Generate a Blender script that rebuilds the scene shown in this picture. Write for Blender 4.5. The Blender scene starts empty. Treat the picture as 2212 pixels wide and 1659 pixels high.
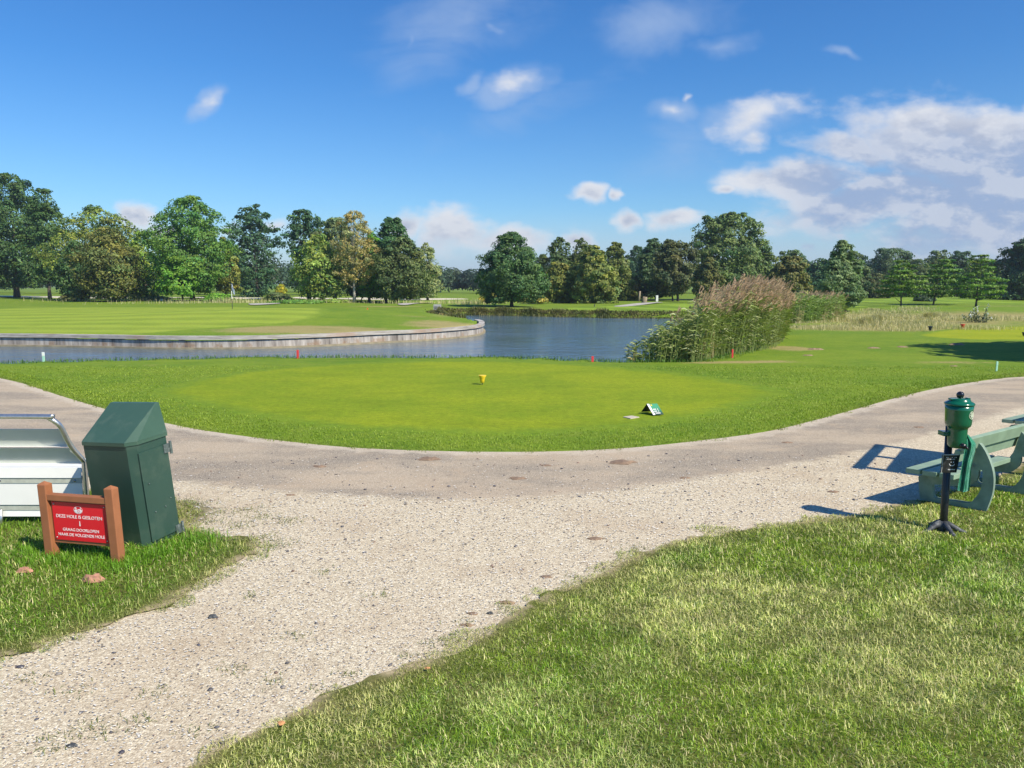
import bpy, bmesh, math, random
import numpy as np
from mathutils import Vector, Matrix
from mathutils.geometry import delaunay_2d_cdt
R = math.radians
rng = np.random.default_rng(7); random.seed(7)
scene = bpy.context.scene
COL = scene.collection
# ---------------------------------------------------------------- camera
EYE = 2.0; FOC = 1661.0; CX, CY = 1106.0, 829.5; PITCH = math.atan((829.5-616)/FOC)
cam = bpy.data.cameras.new('camera'); cam.sensor_width = 36; cam.lens = 36*FOC/2212
cam.clip_start = .05; cam.clip_end = 6000
camo = bpy.data.objects.new('camera', cam); COL.objects.link(camo)
camo.location = (0, 0, EYE); camo.rotation_euler = (R(90)-PITCH, 0, 0); scene.camera = camo
# ---------------------------------------------------------------- sun, sky
SUN_EL = R(44.5); SUN_H = (.77, -.64)
sd = Vector((SUN_H[0]*math.cos(SUN_EL), SUN_H[1]*math.cos(SUN_EL), math.sin(SUN_EL))).normalized()
sl = bpy.data.lights.new('sun', 'SUN'); sl.energy = 4.9; sl.angle = R(.5); sl.color = (1, .92, .76)
so = bpy.data.objects.new('sun', sl); COL.objects.link(so); so.rotation_euler = sd.to_track_quat('Z', 'Y').to_euler(); so.location = (20, -20, 30)
scene.view_settings.view_transform = 'Standard'; scene.view_settings.look = 'None'
scene.view_settings.exposure = .35; scene.view_settings.gamma = 1
c_, s_ = math.cos(PITCH), math.sin(PITCH)
def ray(px, py):
    a = (px-CX)/FOC; b = (CY-py)/FOC
    return Vector((a, c_+b*s_, -s_+b*c_))
def G(px, py, z=0.):                      # point of the level z under a pixel of the survey photograph
    d = ray(px, py); t = (z-EYE)/d.z
    return Vector((d.x*t, d.y*t, z))
def V(px, py, y):                         # point at distance y
    d = ray(px, py); t = y/d.y
    return Vector((d.x*t, y, EYE+d.z*t))
def OP(px, py, p0, n):                    # point on a given upright plane
    d = ray(px, py); o = Vector((0, 0, EYE)); t = (p0-o).dot(n)/d.dot(n)
    return o+d*t

class NT:
    def __init__(s, nt): s.nt = nt; nt.nodes.clear()
    def n(s, t, **k):
        nd = s.nt.nodes.new(t); ins = k.pop('ins', {})
        for a, v in k.items(): setattr(nd, a, v)
        for a, v in ins.items(): s.put(nd.inputs[a], v)
        return nd
    def put(s, sock, v):
        if isinstance(v, bpy.types.NodeSocket): s.nt.links.new(v, sock)
        elif isinstance(v, bpy.types.Node): s.nt.links.new(v.outputs[0], sock)
        else: sock.default_value = v
    def m(s, op, a, b=0., c=0., clamp=False):
        nd = s.nt.nodes.new('ShaderNodeMath'); nd.operation = op; nd.use_clamp = clamp
        for i, v in enumerate((a, b, c)): s.put(nd.inputs[i], v)
        return nd.outputs[0]
    def vm(s, op, a, b=None, out=0):
        nd = s.nt.nodes.new('ShaderNodeVectorMath'); nd.operation = op; s.put(nd.inputs[0], a)
        if b is not None: s.put(nd.inputs[1], b)
        return nd.outputs[out]
    def noise(s, vec, scale, detail=4, rough=.55, dist=0., out='Fac'):
        nd = s.n('ShaderNodeTexNoise', ins={'Vector': vec, 'Scale': scale, 'Detail': detail, 'Roughness': rough, 'Distortion': dist})
        return nd.outputs[out]
    def smooth(s, v, lo, hi, a=0., b=1.):
        nd = s.n('ShaderNodeMapRange', interpolation_type='SMOOTHSTEP', ins={'Value': v, 'From Min': lo, 'From Max': hi, 'To Min': a, 'To Max': b})
        return nd.outputs[0]
    def lin(s, v, lo, hi, a=0., b=1.):
        nd = s.n('ShaderNodeMapRange', ins={'Value': v, 'From Min': lo, 'From Max': hi, 'To Min': a, 'To Max': b}); return nd.outputs[0]
    def mix(s, f, a, b, mode='MIX'):
        nd = s.nt.nodes.new('ShaderNodeMix'); nd.data_type = 'RGBA'; nd.blend_type = mode
        s.put(nd.inputs[0], f)
        for i, v in ((6, a), (7, b)):
            if isinstance(v, tuple) and len(v) == 3: v = (*v, 1)
            s.put(nd.inputs[i], v)
        return nd.outputs[2]
    def ramp(s, f, stops, interp='LINEAR'):
        nd = s.nt.nodes.new('ShaderNodeValToRGB'); s.put(nd.inputs[0], f); cr = nd.color_ramp; cr.interpolation = interp
        while len(cr.elements) < len(stops): cr.elements.new(.5)
        for e, (p, c) in zip(cr.elements, stops): e.position = p; e.color = (*c, 1)
        return nd.outputs[0]
    def bump(s, h, strength, dist, normal=None):
        nd = s.n('ShaderNodeBump', ins={'Height': h, 'Strength': strength, 'Distance': dist})
        if normal is not None: s.put(nd.inputs['Normal'], normal)
        return nd.outputs[0]

# world: physical sky with clouds as part of the sky, laid out by compass direction and elevation
w = bpy.data.worlds.new('World'); scene.world = w; w.use_nodes = True
N = NT(w.node_tree)
sky = N.n('ShaderNodeTexSky', sky_type='NISHITA', sun_disc=False)
sky.sun_elevation = SUN_EL; sky.sun_rotation = math.atan2(SUN_H[0], SUN_H[1]); sky.air_density = 1.0; sky.dust_density = .4; sky.ozone_density = 3.5; sky.altitude = 0
tc = N.n('ShaderNodeTexCoord').outputs['Generated']
sp = N.n('ShaderNodeSeparateXYZ', ins={0: tc})
ys = N.m('MAXIMUM', sp.outputs[1], .02)
uu = N.m('DIVIDE', sp.outputs[0], ys); vv = N.m('DIVIDE', sp.outputs[2], ys)
uv = N.n('ShaderNodeCombineXYZ', ins={0: uu, 1: vv, 2: 0.}).outputs[0]
def sk(px, py): d = ray(px, py); return d.x/d.y, d.z/d.y
def field(ells, pert):
    f = None
    for (px, py, rx, ry, ang, wt) in ells:
        u0, v0 = sk(px, py)
        a = N.vm('SUBTRACT', pert, (u0, v0, 0))
        a = N.n('ShaderNodeVectorRotate', rotation_type='Z_AXIS', ins={'Vector': a, 'Angle': R(ang)}).outputs[0]
        a = N.vm('MULTIPLY', a, (FOC/rx, FOC/ry, 0)); l = N.vm('LENGTH', a, out=1)
        e = N.m('MULTIPLY', N.m('SUBTRACT', 1., l), wt)
        f = e if f is None else N.m('MAXIMUM', f, e)
    return f
wp = N.noise(uv, 7, 4, .6, out='Color')
pert = N.vm('ADD', uv, N.vm('MULTIPLY', N.vm('SUBTRACT', wp, (.5, .5, .5)), (.12, .06, 0)))
stretch = N.vm('MULTIPLY', uv, (1, 1.9, 1))
n1 = N.noise(stretch, 13, 10, .58); n2 = N.noise(N.vm('ADD', stretch, (-.010, -.026, 0)), 13, 10, .58)
# solid cumulus: centre, radii (survey pixels), rotation, weight
cum = [(2170, 350, 400, 135, 10, 1.9), (1850, 335, 160, 42, 14, 1.25), (1740, 388, 230, 52, 0, 1.3), (1645, 255, 100, 52, -12, .62), (1900, 425, 360, 75, -8, 1.25), (2150, 470, 330, 130, 0, 1.35), (1640, 300, 60, 30, 0, .6),
       (1110, 185, 62, 30, -12, .44), (470, 232, 50, 18, -38, .42), (1275, 420, 62, 22, 0, 1.2), (1348, 421, 22, 15, 0, 1.0), (1560, 402, 55, 15, -8, .9),
       (1360, 470, 50, 24, 0, 1.1), (1460, 478, 72, 28, 0, 1.15), (300, 465, 55, 42, -20, 1.05), (340, 490, 60, 26, 0, .8), (900, 480, 60, 34, 0, 1.1), (985, 500, 85, 58, 0, 1.25), (1090, 515, 130, 44, 0, 1.1), (1240, 510, 40, 42, 0, 1.05),
       (615, 490, 40, 22, 0, .8), (500, 480, 30, 20, 0, .7), (1480, 206, 18, 14, -30, .6), (1440, 235, 40, 16, 0, .45), (1745, 518, 26, 12, 0, .6), (1815, 500, 24, 12, 20, .5), (1950, 500, 60, 25, 0, .4),
       (-300, 430, 220, 60, 0, .9), (2700, 380, 360, 120, 0, 1.1), (-900, 380, 300, 60, 10, .8), (3500, 300, 400, 120, 0, 1)]
F1 = field(cum, pert)
cm = N.smooth(N.m('ADD', F1, N.m('MULTIPLY', N.m('SUBTRACT', n1, .5), 1.7)), -.02, .78)
# low pale bank on the horizon and thin veils
horizon = N.m('MULTIPLY', N.smooth(vv, .10, .02), N.smooth(uu, -.5, -.15))
veil = field([(1100, 188, 120, 48, -12, 1.5), (468, 230, 78, 30, -38, 1.5), (1010, 180, 60, 26, -35, 1.0), (1440, 238, 90, 34, 0, 1.0), (1630, 255, 150, 60, -10, 1.2), (1000, 40, 330, 110, -25, .75), (1420, 45, 190, 80, -10, 1.0), (1560, 90, 90, 30, -5, .8), (1815, 125, 60, 14, 18, .9), (1150, 230, 330, 60, -22, .45), (890, 85, 45, 26, -60, .7), (1050, 72, 50, 16, 0, .7), (1450, 330, 200, 90, -20, .45), (2000, 540, 500, 90, 0, .9), (1150, 560, 420, 90, 0, .9), (-200, 200, 300, 40, 20, .6)], pert)
vn = N.noise(N.vm('MULTIPLY', uv, (1, 2.6, 1)), 6, 8, .62, .6)
vm_ = N.m('MULTIPLY', N.smooth(N.m('ADD', veil, N.m('MULTIPLY', N.m('SUBTRACT', vn, .5), 1.2)), .05, .95), .50)
front = N.smooth(sp.outputs[1], .02, .2)
lit = N.m('ADD', .5, N.m('MULTIPLY', N.m('SUBTRACT', n1, n2), 6.5), clamp=True)
deep = N.smooth(N.m('ADD', F1, N.m('MULTIPLY', N.m('SUBTRACT', n1, .5), .8)), .25, 1.15)
under = N.m('MULTIPLY', N.smooth(N.m('ADD', vv, N.m('MULTIPLY', N.m('SUBTRACT', n1, .5), -.16)), .215, .15), N.smooth(uu, .28, .42))
grey = N.mix(N.m('MULTIPLY', deep, N.m('SUBTRACT', 1.05, N.m('MULTIPLY', lit, .8)), clamp=True), (.88, .89, .93), (.52, .57, .70))
ccol = N.mix(N.m('MULTIPLY', horizon, .16), N.mix(N.m('MULTIPLY', under, N.m('SUBTRACT', 1.0, N.m('MULTIPLY', lit, .55))), grey, (.36, .47, .70)), (.42, .53, .72))
low = N.m('MULTIPLY', N.m('SUBTRACT', 1., N.smooth(vv, .0, .30)), .40)
tint = N.mix(1., sky.outputs[0], N.ramp(N.m('MULTIPLY', sp.outputs[2], 1.6, clamp=True), [(0, (.78, .91, 1.03)), (.16, (.56, .84, 1.07)), (.4, (.35, .74, 1.10)), (.9, (.23, .66, 1.14))]), 'MULTIPLY')
bg1 = N.n('ShaderNodeBackground', ins={'Color': tint, 'Strength': .105})
bg2 = N.n('ShaderNodeBackground', ins={'Color': ccol, 'Strength': .74})
bg3 = N.n('ShaderNodeBackground', ins={'Color': (.46, .58, .80, 1), 'Strength': .8})
m1 = N.n('ShaderNodeMixShader', ins={0: N.m('MULTIPLY', N.m('MAXIMUM', vm_, N.m('MULTIPLY', horizon, .55)), front), 1: bg1.outputs[0], 2: bg3.outputs[0]})
m2 = N.n('ShaderNodeMixShader', ins={0: N.m('MULTIPLY', N.m('MULTIPLY', cm, .93), front), 1: m1.outputs[0], 2: bg2.outputs[0]})
N.n('ShaderNodeOutputWorld', ins={0: m2.outputs[0]})
scene.cycles.max_bounces = 6; scene.cycles.diffuse_bounces = 3; scene.cycles.glossy_bounces = 3; scene.cycles.transmission_bounces = 3; scene.cycles.caustics_reflective = False

# ---------------------------------------------------------------- scene helpers
def tag(o, label=None, cat=None, group=None, kind=None):
    for k, v in (('label', label), ('category', cat), ('group', group), ('kind', kind)):
        if v: o[k] = v
    return o
def empty(name, loc, label, cat, group=None, rz=0):
    o = bpy.data.objects.new(name, None); COL.objects.link(o); o.location = loc; o.rotation_euler = (0, 0, rz); o.empty_display_size = .1
    return tag(o, label, cat, group)
def link(name, me, mat=None, parent=None, world=True):
    o = bpy.data.objects.new(name, me); COL.objects.link(o)
    if mat: me.materials.append(mat)
    if parent is not None:
        o.parent = parent
        if world:      # geometry given in world coordinates
            mw = Matrix.LocRotScale(parent.location, parent.rotation_euler, (1, 1, 1))
            if parent.parent is not None: mw = Matrix.LocRotScale(parent.parent.location, parent.parent.rotation_euler, (1, 1, 1)) @ parent.matrix_parent_inverse @ mw
            me.transform(mw.inverted())
    return o
def raw(name, verts, counts, idx, col=None, smooth=False):
    """fast mesh from numpy arrays"""
    me = bpy.data.meshes.new(name); verts = np.asarray(verts, np.float32); idx = np.asarray(idx, np.int32).ravel(); counts = np.asarray(counts, np.int32)
    me.vertices.add(len(verts)); me.vertices.foreach_set('co', verts.ravel())
    me.loops.add(len(idx)); me.loops.foreach_set('vertex_index', idx)
    me.polygons.add(len(counts)); st = np.concatenate(([0], np.cumsum(counts)[:-1])).astype(np.int32)
    me.polygons.foreach_set('loop_start', st); me.polygons.foreach_set('loop_total', counts)
    if smooth: me.polygons.foreach_set('use_smooth', np.ones(len(counts), bool))
    me.update(calc_edges=True)
    if col is not None:
        a = me.attributes.new('col', 'FLOAT_COLOR', 'POINT'); c = np.ones((len(verts), 4), np.float32); c[:, :3] = col; a.data.foreach_set('color', c.ravel())
    return me
def fattr(me, name, vals):
    a = me.attributes.new(name, 'FLOAT', 'POINT'); a.data.foreach_set('value', np.asarray(vals, np.float32))
def bmm(name, bm, smooth=False):
    bmesh.ops.recalc_face_normals(bm, faces=bm.faces)
    me = bpy.data.meshes.new(name); bm.to_mesh(me); bm.free()
    if smooth:
        for p in me.polygons: p.use_smooth = True
    return me
def add_box(bm, c, sx, sy, sz, M=None, bev=0.):
    r = bmesh.ops.create_cube(bm, size=1.); vs = r['verts']
    for v in vs: v.co = Vector((v.co.x*sx, v.co.y*sy, v.co.z*sz))
    if bev > 0:
        es = list({e for v in vs for e in v.link_edges})
        r2 = bmesh.ops.bevel(bm, geom=es, offset=bev, segments=2, affect='EDGES', profile=.6)
        vs = list({v for v in r2['verts']} | {v for v in vs if v.is_valid})
    for v in vs:
        v.co = v.co+Vector(c)
        if M is not None: v.co = M @ v.co
    return vs
def add_tube(bm, pts, rad, n=10, cap=True):
    pts = [Vector(p) for p in pts]; rs = rad if isinstance(rad, (list, tuple)) else [rad]*len(pts)
    prev = None; rings = []
    for i, p in enumerate(pts):
        t = (pts[min(i+1, len(pts)-1)]-pts[max(i-1, 0)]).normalized()
        a = (prev if prev is not None else (Vector((0, 0, 1)) if abs(t.z) < .9 else Vector((1, 0, 0))))
        a = (a-t*a.dot(t)).normalized(); prev = a; b = t.cross(a)
        rings.append([bm.verts.new(p+(a*math.cos(2*math.pi*k/n)+b*math.sin(2*math.pi*k/n))*rs[i]) for k in range(n)])
    for r0, r1 in zip(rings, rings[1:]):
        for k in range(n): bm.faces.new((r0[k], r0[(k+1) % n], r1[(k+1) % n], r1[k]))
    if cap: bm.faces.new(rings[0][::-1]); bm.faces.new(rings[-1])
def add_lathe(bm, prof, c=(0, 0, 0), n=32):
    rings = []
    for (r, z) in prof:
        rings.append([bm.verts.new((c[0]+r*math.cos(2*math.pi*k/n), c[1]+r*math.sin(2*math.pi*k/n), c[2]+z)) for k in range(n)])
    for r0, r1 in zip(rings, rings[1:]):
        for k in range(n): bm.faces.new((r0[k], r0[(k+1) % n], r1[(k+1) % n], r1[k]))
    bm.faces.new(rings[0][::-1]); bm.faces.new(rings[-1])
def catmull(p, n=6, closed=True):
    p = [Vector(q) for q in p]; out = []; L = len(p)
    for i in range(L if closed else L-1):
        if closed: a, b, c, d = p[i-1], p[i], p[(i+1) % L], p[(i+2) % L]
        else: a, b, c, d = p[max(i-1, 0)], p[i], p[i+1], p[min(i+2, L-1)]
        for k in range(n):
            t = k/n
            out.append(.5*((2*b)+(c-a)*t+(2*a-5*b+4*c-d)*t*t+(3*b-a-3*c+d)*t**3))
    if not closed: out.append(p[-1])
    return out
def inpoly(X, Y, P):
    ins = np.zeros(X.shape, bool); n = len(P)
    for i in range(n):
        x1, y1 = P[i][0], P[i][1]; x2, y2 = P[(i+1) % n][0], P[(i+1) % n][1]
        if y1 == y2: continue
        c = ((y1 > Y) != (y2 > Y)) & (X < (x2-x1)*(Y-y1)/(y2-y1)+x1); ins ^= c
    return ins
def sdist(X, Y, P, closed=True):
    """distance to the outline, positive inside"""
    d = np.full(X.shape, 1e9); n = len(P)
    for i in range(n if closed else n-1):
        x1, y1 = P[i][0], P[i][1]; x2, y2 = P[(i+1) % n][0], P[(i+1) % n][1]
        dx, dy = x2-x1, y2-y1; t = np.clip(((X-x1)*dx+(Y-y1)*dy)/(dx*dx+dy*dy+1e-12), 0, 1)
        d = np.minimum(d, np.hypot(X-x1-t*dx, Y-y1-t*dy))
    return np.where(inpoly(X, Y, P), d, -d) if closed else d
_lat = np.random.default_rng(3).random((4, 64, 64))
def vnoise(X, Y, s, k=0):
    x = X/s+k*17.3; y = Y/s+k*5.1; xi = np.floor(x).astype(int); yi = np.floor(y).astype(int); fx = x-xi; fy = y-yi
    fx = fx*fx*(3-2*fx); fy = fy*fy*(3-2*fy); L = _lat[k % 4]
    a = L[xi % 64, yi % 64]; b = L[(xi+1) % 64, yi % 64]; c = L[xi % 64, (yi+1) % 64]; d = L[(xi+1) % 64, (yi+1) % 64]
    return (a*(1-fx)+b*fx)*(1-fy)+(c*(1-fx)+d*fx)*fy

# ---------------------------------------------------------------- outlines of the place (metres)
near_shore = [(-60, 10), (-30, 16.5), (-13.4, 20), (-11, 20.8), (-7.9, 21.5), (-4, 21.8), (0, 21.5), (2.9, 20.4), (5.2, 20.6), (6.5, 22.5), (8.6, 26.5), (10.5, 31), (13.4, 38), (17, 45), (20, 54), (18.5, 59)]
far_shore = [(13, 59.2), (7.4, 59.9), (1.7, 63), (-2.5, 65.2), (-6.2, 66), (-5.8, 60), (-4.6, 54), (-3.3, 49)]
wall_line = [(-2.4, 45), (-2.05, 43), (-1.95, 40.2), (-2.4, 37.9), (-4.0, 35.3), (-5.9, 33.8), (-8, 32.0), (-10.3, 30.8), (-13.3, 30.6), (-16.5, 31.35), (-21.1, 32.1), (-30, 33), (-60, 36)]
POND = near_shore+far_shore+wall_line
WALL = [(p.x, p.y) for p in catmull([(x, y, 0) for x, y in wall_line], 5, False)]
def hz(X, Y):
    X = np.asarray(X, float); Y = np.asarray(Y, float)
    z = .62*np.exp(-((X+13)/9.5)**2-((Y-46)/8.)**2)+.35*np.exp(-((X+27)/8)**2-((Y-55)/9)**2)
    z = z+np.where(Y > 40, (vnoise(X, Y, 9, 1)-.5)*.30*np.clip((Y-40)/20, 0, 1), 0)
    z = z+.35*np.exp(-((X-36)/9)**2-((Y-62)/8)**2)+.3*np.exp(-((X-50)/9)**2-((Y-75)/8)**2)
    sdp = sdist(X, Y, POND)
    dw = sdist(X, Y, wall_line, False)
    wall = (dw < np.abs(sdp)+.02)
    ins = np.clip(sdp, 0, None)
    t = np.clip((ins-np.where(wall, .15, 0))/np.where(wall, .35, 1.4), 0, 1); drop = -1.3*np.where(wall, t, t*t*(3-2*t))
    soft = np.clip(-sdp/2.2, 0, 1)
    z = np.where(sdp > 0, drop, z*soft - np.where((~wall) & (Y > 50), .35*(1-soft)**2, 0.04*(1-soft)**2*(~wall)))
    return z
def Hz(x, y): return float(hz(np.array([x]), np.array([y]))[0])
tee_edge = [(-500, 740), (-250, 765), (0, 818), (60, 833), (130, 856), (200, 877), (280, 899), (365, 917), (450, 933), (600, 953), (750, 968), (900, 975), (1050, 978), (1200, 977), (1350, 970), (1500, 955), (1650, 935), (1750, 912), (1850, 885), (1950, 857), (2050, 835), (2150, 820), (2212, 815), (2400, 806), (2800, 800)]
right_lawn = [(410, 1665), (500, 1607), (600, 1560), (700, 1520), (800, 1482), (900, 1440), (1000, 1402), (1080, 1355), (1150, 1312), (1300, 1243), (1450, 1178), (1600, 1147), (1750, 1130), (1870, 1112), (1985, 1081), (2040, 1065), (2120, 1042), (2212, 1005), (2350, 960), (2800, 900)]
left_lawn = [(-400, 1560), (0, 1425), (200, 1369), (330, 1322), (430, 1272), (500, 1222), (556, 1194), (520, 1172), (450, 1158), (405, 1135), (385, 1095), (200, 1062), (-400, 1055)]
WT = [(G(*p).x, G(*p).y) for p in tee_edge]
WR = [(G(*p).x, G(*p).y) for p in right_lawn]
WL = [(G(*p).x, G(*p).y) for p in left_lawn]
tee_pts = catmull([(x, y, 0) for x, y in WT], 5, False); r_pts = catmull([(x, y, 0) for x, y in WR], 5, False); l_pts = catmull([(x, y, 0) for x, y in WL], 5)
TEE_LINE = [(p.x, p.y) for p in tee_pts]; R_LINE = [(p.x, p.y) for p in r_pts]; L_POLY = [(p.x, p.y) for p in l_pts]
R_POLY = [(-2.6, -3)]+[(-2.2, 1.5)]+R_LINE+[(14, -3)]
# path: everything between; the lawns lie over it
PATH = TEE_LINE+[(16, 9.5), (14, -3), (-12, -3), (-14, 6)]
def wob(P, amp, s, k=0):
    A = np.array(P); n = len(A); out = []
    for i in range(n):
        x, y = A[i]; nx = (vnoise(np.array([x]), np.array([y]), s, k)[0]-.5)*2*amp; ny = (vnoise(np.array([x]), np.array([y]), s, k+1)[0]-.5)*2*amp
        out.append((x+nx, y+ny))
    return out
def resample(P, step, closed=True):
    out = []; n = len(P)
    for i in range(n if closed else n-1):
        a = np.array(P[i]); b = np.array(P[(i+1) % n]); L = np.hypot(*(b-a)); k = max(1, int(L/step))
        for j in range(k): out.append(tuple(a+(b-a)*j/k))
    return out
def sheet(name, P, spacing, dz, mat, edge_step=None, flat=True):
    P = resample(P, edge_step or spacing)
    A = np.array(P); x0, y0 = A.min(0); x1, y1 = A.max(0)
    gx, gy = np.meshgrid(np.arange(x0, x1, spacing), np.arange(y0, y1, spacing)); gx = gx.ravel(); gy = gy.ravel()
    sdv = sdist(gx, gy, P); k = sdv > spacing*.45; pts = P+list(zip(gx[k], gy[k]))
    v, e, f, *_ = delaunay_2d_cdt([Vector(p) for p in pts], [], [list(range(len(P)))], 1, 1e-5)
    xy = np.array([(q.x, q.y) for q in v]); z = (np.zeros(len(xy)) if flat else hz(xy[:, 0], xy[:, 1]))+dz
    me = raw(name, np.column_stack([xy, z]), [len(q) for q in f], [i for q in f for i in q])
    if me.polygons and me.polygons[0].normal.z < 0: me.flip_normals()
    return me, xy
# ---------------------------------------------------------------- materials
def newmat(name):
    m = bpy.data.materials.new(name); m.use_nodes = True; return m, NT(m.node_tree)
def simple(name, col, rough=.5, metal=0., var=.0, scale=8, bump=0., spec=.5, coat=0., dirt=None):
    m, N = newmat(name); pos = N.n('ShaderNodeTexCoord').outputs['Object']
    c = (*col, 1)
    n = N.noise(pos, scale, 5, .6)
    if var: c = N.mix(N.lin(n, .3, .7), tuple(v*(1-var) for v in col), tuple(min(1, v*(1+var)) for v in col))
    if dirt:
        dn = N.noise(pos, dirt[1], 6, .65); c = N.mix(N.smooth(dn, dirt[2], dirt[2]+.15, 0, dirt[3]), c, dirt[0])
    b = N.n('ShaderNodeBsdfPrincipled', ins={'Base Color': c, 'Roughness': N.lin(n, .2, .8, rough*.85, min(1, rough*1.15)), 'Metallic': metal, 'Specular IOR Level': spec, 'Coat Weight': coat})
    if bump: N.put(b.inputs['Normal'], N.bump(N.noise(pos, scale*6, 4), .4, bump))
    N.n('ShaderNodeOutputMaterial', ins={0: b.outputs[0]}); return m
def grassmat(name, c1, c2, c3, dry=(.34, .29, .12), fine=42., bumpd=.02, stripes=None, patch=.55, rim=None, fc=.35):
    m, N = newmat(name); g = N.n('ShaderNodeNewGeometry').outputs['Position']
    flat = N.vm('MULTIPLY', g, (1, 1, 0))
    a = N.noise(flat, .35, 5, .6); b = N.noise(flat, 2.6, 5, .65); f = N.noise(flat, fine, 3, .7); f2 = N.noise(flat, 9, 4, .7)
    col = N.mix(N.smooth(a, .36, .64), c1, c2); col = N.mix(N.smooth(b, .42, .68, 0, patch), col, c3)
    if stripes:
        sx, sy, per, amt = stripes
        sp_ = N.n('ShaderNodeSeparateXYZ', ins={0: N.vm('ADD', flat, N.vm('MULTIPLY', N.noise(flat, .1, 2, out='Color'), (1.2, 1.2, 0)))})
        ph = N.m('SINE', N.m('MULTIPLY', N.m('ADD', N.m('MULTIPLY', sp_.outputs[0], sx), N.m('MULTIPLY', sp_.outputs[1], sy)), 2*math.pi/per))
        col = N.mix(N.smooth(ph, -.5, .5, 0, amt), col, tuple(v*1.35 for v in c2))
    if rim:
        ra = N.n('ShaderNodeAttribute', attribute_name='rim').outputs['Fac']
        rc = N.mix(N.smooth(b, .3, .7), rim[0], rim[1])
        col = N.mix(N.smooth(N.m('ADD', ra, N.m('MULTIPLY', N.m('SUBTRACT', N.noise(flat, 2.2, 6, .7), .5), 1.0)), .25, .75), rc, col)
    dn = N.n('ShaderNodeAttribute', attribute_name='dry').outputs['Fac']
    dm = N.smooth(N.m('ADD', dn, N.m('MULTIPLY', N.m('SUBTRACT', N.m('ADD', N.m('MULTIPLY', f2, .5), N.m('MULTIPLY', N.noise(flat, 1.3, 5, .7), .5)), .5), 1.3)), .3, .8)
    col = N.mix(dm, col, dry)
    col = N.mix(N.smooth(N.noise(N.vm('MULTIPLY', flat, (1, .8, 1)), 13, 4, .75), .53, .70, 0, .50), col, tuple(v*.55 for v in c1)); col = N.mix(N.smooth(N.noise(N.vm('MULTIPLY', flat, (.5, 1.3, 1)), 1.1, 5, .65), .50, .68, 0, .35), col, tuple(v*.72 for v in c1)); col = N.mix(N.smooth(N.noise(N.vm('MULTIPLY', flat, (1, .6, 1)), 21, 3, .7), .56, .72, 0, .35), col, tuple(min(1, v*1.35+.01) for v in c3))
    col = N.mix(1., col, N.mix(N.lin(N.m('ADD', N.m('MULTIPLY', f, .6), N.m('MULTIPLY', f2, .4)), .3, .7), (1-fc, 1-fc, 1-fc), (1+fc*.85, 1+fc*.8, 1+fc*.5)), 'MULTIPLY')
    h = N.m('ADD', N.m('MULTIPLY', f, .5), N.m('MULTIPLY', f2, .9))
    p = N.n('ShaderNodeBsdfPrincipled', ins={'Base Color': col, 'Roughness': .85, 'Specular IOR Level': .12, 'Normal': N.bump(h, .8, bumpd)})
    N.n('ShaderNodeOutputMaterial', ins={0: p.outputs[0]}); return m
M = {}
M['rough_grass'] = grassmat('rough_grass', (.125, .22, .018), (.18, .265, .022), (.22, .28, .035))
M['tee_grass'] = grassmat('tee_grass', (.18, .262, .013), (.245, .31, .014), (.28, .33, .022), fine=48, fc=.5, rim=((.14, .235, .018), (.185, .27, .022)), bumpd=.009, patch=.4)
M['far_tee_grass'] = grassmat('far_tee_grass', (.26, .32, .012), (.31, .35, .014), (.33, .36, .02), fine=40, rim=((.13, .23, .02), (.17, .26, .025)), bumpd=.006, patch=.3)
M['green_grass'] = grassmat('green_grass', (.20, .285, .03), (.255, .325, .038), (.28, .335, .05), fine=30, rim=((.15, .24, .02), (.19, .27, .028)), bumpd=.004, stripes=(.12, 1, 2.6, .5), patch=.3)
M['fairway_grass'] = grassmat('fairway_grass', (.12, .21, .02), (.20, .29, .03), (.23, .31, .035), fine=30, bumpd=.004, stripes=(1, .45, 8.2, .75), patch=.2)
M['lawn_soil'] = grassmat('lawn_soil', (.07, .095, .015), (.11, .13, .025), (.17, .14, .06), dry=(.38, .31, .20), fine=60, bumpd=.01)

m, N = newmat('leaf'); at = N.n('ShaderNodeAttribute', attribute_name='col').outputs['Color']
p = N.n('ShaderNodeBsdfPrincipled', ins={'Base Color': at, 'Roughness': .55, 'Specular IOR Level': .3})
t = N.n('ShaderNodeBsdfTranslucent', ins={'Color': N.mix(1., at, (1.1, 1.5, .5), 'MULTIPLY')})
mx = N.n('ShaderNodeMixShader', ins={0: .25, 1: p.outputs[0], 2: t.outputs[0]}); N.n('ShaderNodeOutputMaterial', ins={0: mx.outputs[0]}); M['leaf'] = m
m, N = newmat('grass_blade'); at = N.n('ShaderNodeAttribute', attribute_name='col').outputs['Color']
p = N.n('ShaderNodeBsdfPrincipled', ins={'Base Color': at, 'Roughness': .5, 'Specular IOR Level': .35})
t = N.n('ShaderNodeBsdfTranslucent', ins={'Color': N.mix(1., at, (1.1, 1.3, .6), 'MULTIPLY')})
mx = N.n('ShaderNodeMixShader', ins={0: .28, 1: p.outputs[0], 2: t.outputs[0]}); N.n('ShaderNodeOutputMaterial', ins={0: mx.outputs[0]}); M['blade'] = m
m, N = newmat('stone_chip'); at = N.n('ShaderNodeAttribute', attribute_name='col').outputs['Color']
p = N.n('ShaderNodeBsdfPrincipled', ins={'Base Color': at, 'Roughness': .6}); N.n('ShaderNodeOutputMaterial', ins={0: p.outputs[0]}); M['chip'] = m
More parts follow.
